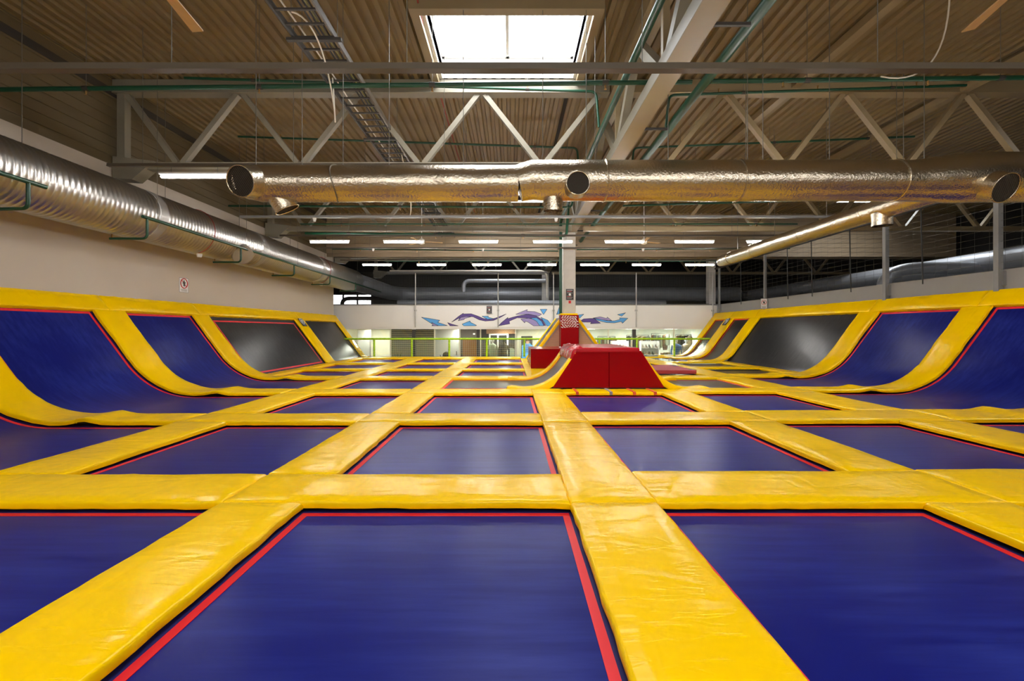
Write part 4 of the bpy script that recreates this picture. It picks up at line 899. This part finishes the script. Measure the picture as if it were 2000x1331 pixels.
def garment(t, xx, yy, z, w_, h_, mat):
    pl = [(-.5, 0), (-.5, -.78), (-.38, -1), (.38, -1), (.5, -.78), (.5, 0), (.28, .06), (.1, .1), (-.1, .1), (-.28, .06)]
    mb = MB(); mb.poly([(xx+a*w_*.75, yy+a*w_*.5, z+b_*h_) for a, b_ in pl], Vector((.55, -.83, 0)).normalized(), .05)
    o = link('garment', mb, mat); return tag(o, t, 'garment', 'clothes on the shop racks')
def rack(x0, x1, yy, z1, label):
    t = thing('clothes_rack', label, 'clothes rack', ((x0+x1)/2, yy, -.95), 'clothes racks')
    for a in (x0, x1): link('upright', MB().tube([(a, yy, -.93), (a, yy, z1)], .014, 6), 'cable_black', t); link('foot', MB().bar((a, yy-.22, -.935), (a, yy+.22, -.935), .03, .03), 'cable_black', t)
    link('rail', MB().tube([(x0, yy, z1), (x1, yy, z1)], .014, 6), 'cable_black', t)
RK = [(3.35, 4.5, 24.3, .62, 'behind the fence left of the shop mullion'), (4.75, 5.7, 24.9, .85, 'left of the right pillar'), (6.3, 7.5, 24.8, .92, 'right of the right pillar'), (7.9, 8.9, 25.6, 1.0, 'beside the far right mullion'),
      (9.05, 9.9, 25.0, .95, 'at the right end of the shop'), (-.75, .05, 24.15, .3, 'in the entrance of the left clothes shop')]
CM = ['cloth_dark', 'cloth_brown', 'cloth_grey', 'cloth_beige', 'cloth_dark', 'cloth_sage', 'cloth_brown']
for i, (a, b_, yy, z1, nm) in enumerate(RK):
    rack(a, b_, yy, z1, 'black clothes rack %s' % nm); n = int((b_-a)/.13)
    for k in range(n):
        m_ = CM[(k*3+i*2+k//3) % 7]
        garment('%s garment on rack %s, %s from left' % ({'cloth_dark': 'black', 'cloth_brown': 'brown', 'cloth_grey': 'grey', 'cloth_beige': 'beige', 'cloth_sage': 'sage green'}[m_], nm, (['first']+ORD[1:])[k]), a+.1+k*.13, yy, z1-.12, .42, .55+.25*((k*7+i) % 3)/2, m_)
def mannequin(xx, yy, mat, label, hair=None, head='sign_white'):
    t = thing('mannequin', label, 'mannequin', (xx, yy, -.95), 'shop mannequins'); z = -.95
    prof = [(0, .10), (.02, .17), (.75, .17), (.85, .19), (1.0, .16), (1.2, .19), (1.35, .2), (1.42, .14), (1.46, .06)]
    link('torso', MB().tube([(xx, yy, z+a) for a, r_ in prof], [r_ for a, r_ in prof], 12), mat, t, 60)
    for s in (-1, 1): link('arm', MB().tube([(xx+s*.19, yy, z+1.36), (xx+s*.26, yy, z+1.1), (xx+s*.25, yy-.06, z+.8)], [.06, .05, .035], 8), mat, t, 60)
    link('neck', MB().tube([(xx, yy, z+1.44), (xx, yy, z+1.54)], .05, 8), head, t); link('head', MB().ball((xx, yy, z+1.63), .085, .1, .125), head, t, True)
mannequin(X(1321, 23.2), 23.2, 'cloth_blue', 'pale mannequin in blue behind the fence at right'); mannequin(X(1340, 23.4), 23.4, 'cloth_beige', 'pale mannequin in beige right of the blue one')
mannequin(X(962, 23.3), 23.3, 'cloth_sage', 'mannequin in a sage green dress at the left shop entrance'); mannequin(X(984, 23.3), 23.3, 'cloth_dark', 'mannequin in dark clothes at the left shop entrance', head='cloth_dark')
for i, (a, b_, yy, nm) in enumerate(((X(1252, 23.8), X(1288, 23.8), 23.8, 'white shelf unit of shoes and bags right of the right pillar'), (X(1195, 24), X(1228, 24), 24.0, 'white shelf unit of shoes left of the right pillar'))):
    t = thing('shelf_unit', nm, 'shelf', ((a+b_)/2, yy, -.95))
    link('back_board', MB().box(a, b_, yy+.3, yy+.33, -.95, .62), 'sign_white', t)
    for q in (a, b_-.03): link('side_board', MB().box(q, q+.03, yy, yy+.3, -.95, .62), 'sign_white', t)
    for lv, z in enumerate((-.5, -.12, .25)):
        link('shelf_board', MB().box(a+.03, b_-.03, yy, yy+.3, z, z+.025), 'sign_white', t); xx = a+.1; k = 0
        while xx < b_-.16:
            m_ = ['cloth_brown', 'cloth_dark', 'cloth_beige'][(k+lv) % 3]
            mb = MB(); mb.poly([(xx, yy+.05, z+.025), (xx+.1, yy+.05, z+.025), (xx+.1, yy+.05, z+.07), (xx+.05, yy+.05, z+.1), (xx+.03, yy+.05, z+.19), (xx, yy+.05, z+.19)], (0, 1, 0), .09)
            o = link('boot', mb, m_); tag(o, '%s boot, %s shelf, %s, %s from left' % ({'cloth_brown': 'brown', 'cloth_dark': 'black', 'cloth_beige': 'beige'}[m_], ('lowest', 'middle', 'top')[lv], ('right of pillar', 'left of pillar')[i], (['first']+ORD[1:])[k]), 'boot', 'boots on shop shelves'); xx += .17; k += 1
t = thing('display_table', 'white display table with folded clothes near the right mullion', 'table', (X(1303, 23.3), 23.3, -.95))
link('table_top', MB().box(X(1290, 23.3), X(1312, 23.3), 23.1, 23.7, -.12, -.07), 'sign_white', t)
for a in (1291, 1310): link('leg', MB().box(X(a, 23.3), X(a, 23.3)+.05, 23.12, 23.17, -.95, -.12), 'sign_white', t); link('leg', MB().box(X(a, 23.3), X(a, 23.3)+.05, 23.6, 23.65, -.95, -.12), 'sign_white', t)
for k, m_ in enumerate(('cloth_brown', 'cloth_dark', 'cloth_beige')):
    b2 = link('folded_cloth', MB().box(X(1292+k*6, 23.3), X(1297+k*6, 23.3), 23.2, 23.5, -.069, .02+.03*k), m_); tag(b2, 'folded %s pile on the white display table' % ('brown', 'black', 'beige')[k], 'clothes'); mo = b2.modifiers.new('bevel', 'BEVEL'); mo.width = .015
t = thing('fashion_poster', 'dark shop poster of a figure in a light blue coat', 'poster', (X(1029, 24.4), 24.4, -.7))
pz = lambda px, py: Vector((X(px, 24.4), 24.4, Zp(py, 24.4)))
link('board', MB().poly([pz(1018, 702), pz(1040, 702), pz(1040, 657), pz(1018, 657)], (0, 1, 0), .03), 'sign_black', t)
for pts, m_, k in (([(1019, 700), (1039, 700), (1041, 676), (1035, 671), (1025, 671), (1019, 676)], 'mural_blue', 1), ([(1026, 690), (1034, 690), (1034, 673), (1027, 673)], 'cloth_blue', 2), ([(1028, 672), (1033, 672), (1034, 666), (1031, 663), (1027, 666)], 'skin', 3), ([(1027, 667), (1034, 667), (1033, 662), (1029, 661)], 'cloth_brown', 4)):
    link('printed_shape', MB().poly([pz(a, b_)+Vector((0, -.002*k, 0)) for a, b_ in pts], (0, -1, 0), .001), m_, t)
t = thing('pram', 'dark pram parked before the white door panel', 'pram', (X(872, 22.8), 22.8, -.95)); c = Vector((X(872, 22.8), 22.8, -.3))
link('hood', MB().ball(c+Vector((0, 0, .22)), .2, .22, .2), 'cloth_dark', t, True); link('basket', MB().box(c.x-.2, c.x+.2, 22.6, 23.1, -.42, -.12), 'cloth_dark', t); link('handle', MB().tube([c+Vector((-.2, 0, 0)), c+Vector((-.32, 0, .25))], .015, 6), 'cable_black', t)
for dx in (-.17, .17): link('wheel', MB().tube([(c.x+dx-.02, 22.8, -.83), (c.x+dx+.02, 22.8, -.83)], .11, 14), 'cable_black', t); link('strut', MB().tube([(c.x+dx, 22.8, -.83), (c.x+dx*.8, 22.8, -.42)], .015, 6), 'cable_black', t)
t = thing('potted_plant', 'small leafy plant in front of the roller shutter', 'plant', (X(777, 22.7), 22.7, -.95)); c = Vector((X(777, 22.7), 22.7, -.55))
link('pot', MB().tube([(c.x, c.y, -.95), (c.x, c.y, -.55)], [.13, .17], 14), 'grey_trim', t, 40); link('soil', MB().tube([(c.x, c.y, -.56), (c.x, c.y, -.545)], .155, 14), 'slat_back', t)
for k in range(9):
    a = k*2.4; l_ = .45+.12*(k % 3); d = Vector((math.cos(a)*.25, math.sin(a)*.15, l_)); s = Vector((-math.sin(a), math.cos(a), 0))*.035; b0 = c+Vector((0, 0, .0))
    link('leaf', MB().add([b0, b0+d*.5+s, b0+d, b0+d*.5-s], [(0, 1, 2, 3)]), 'plant_green', t)
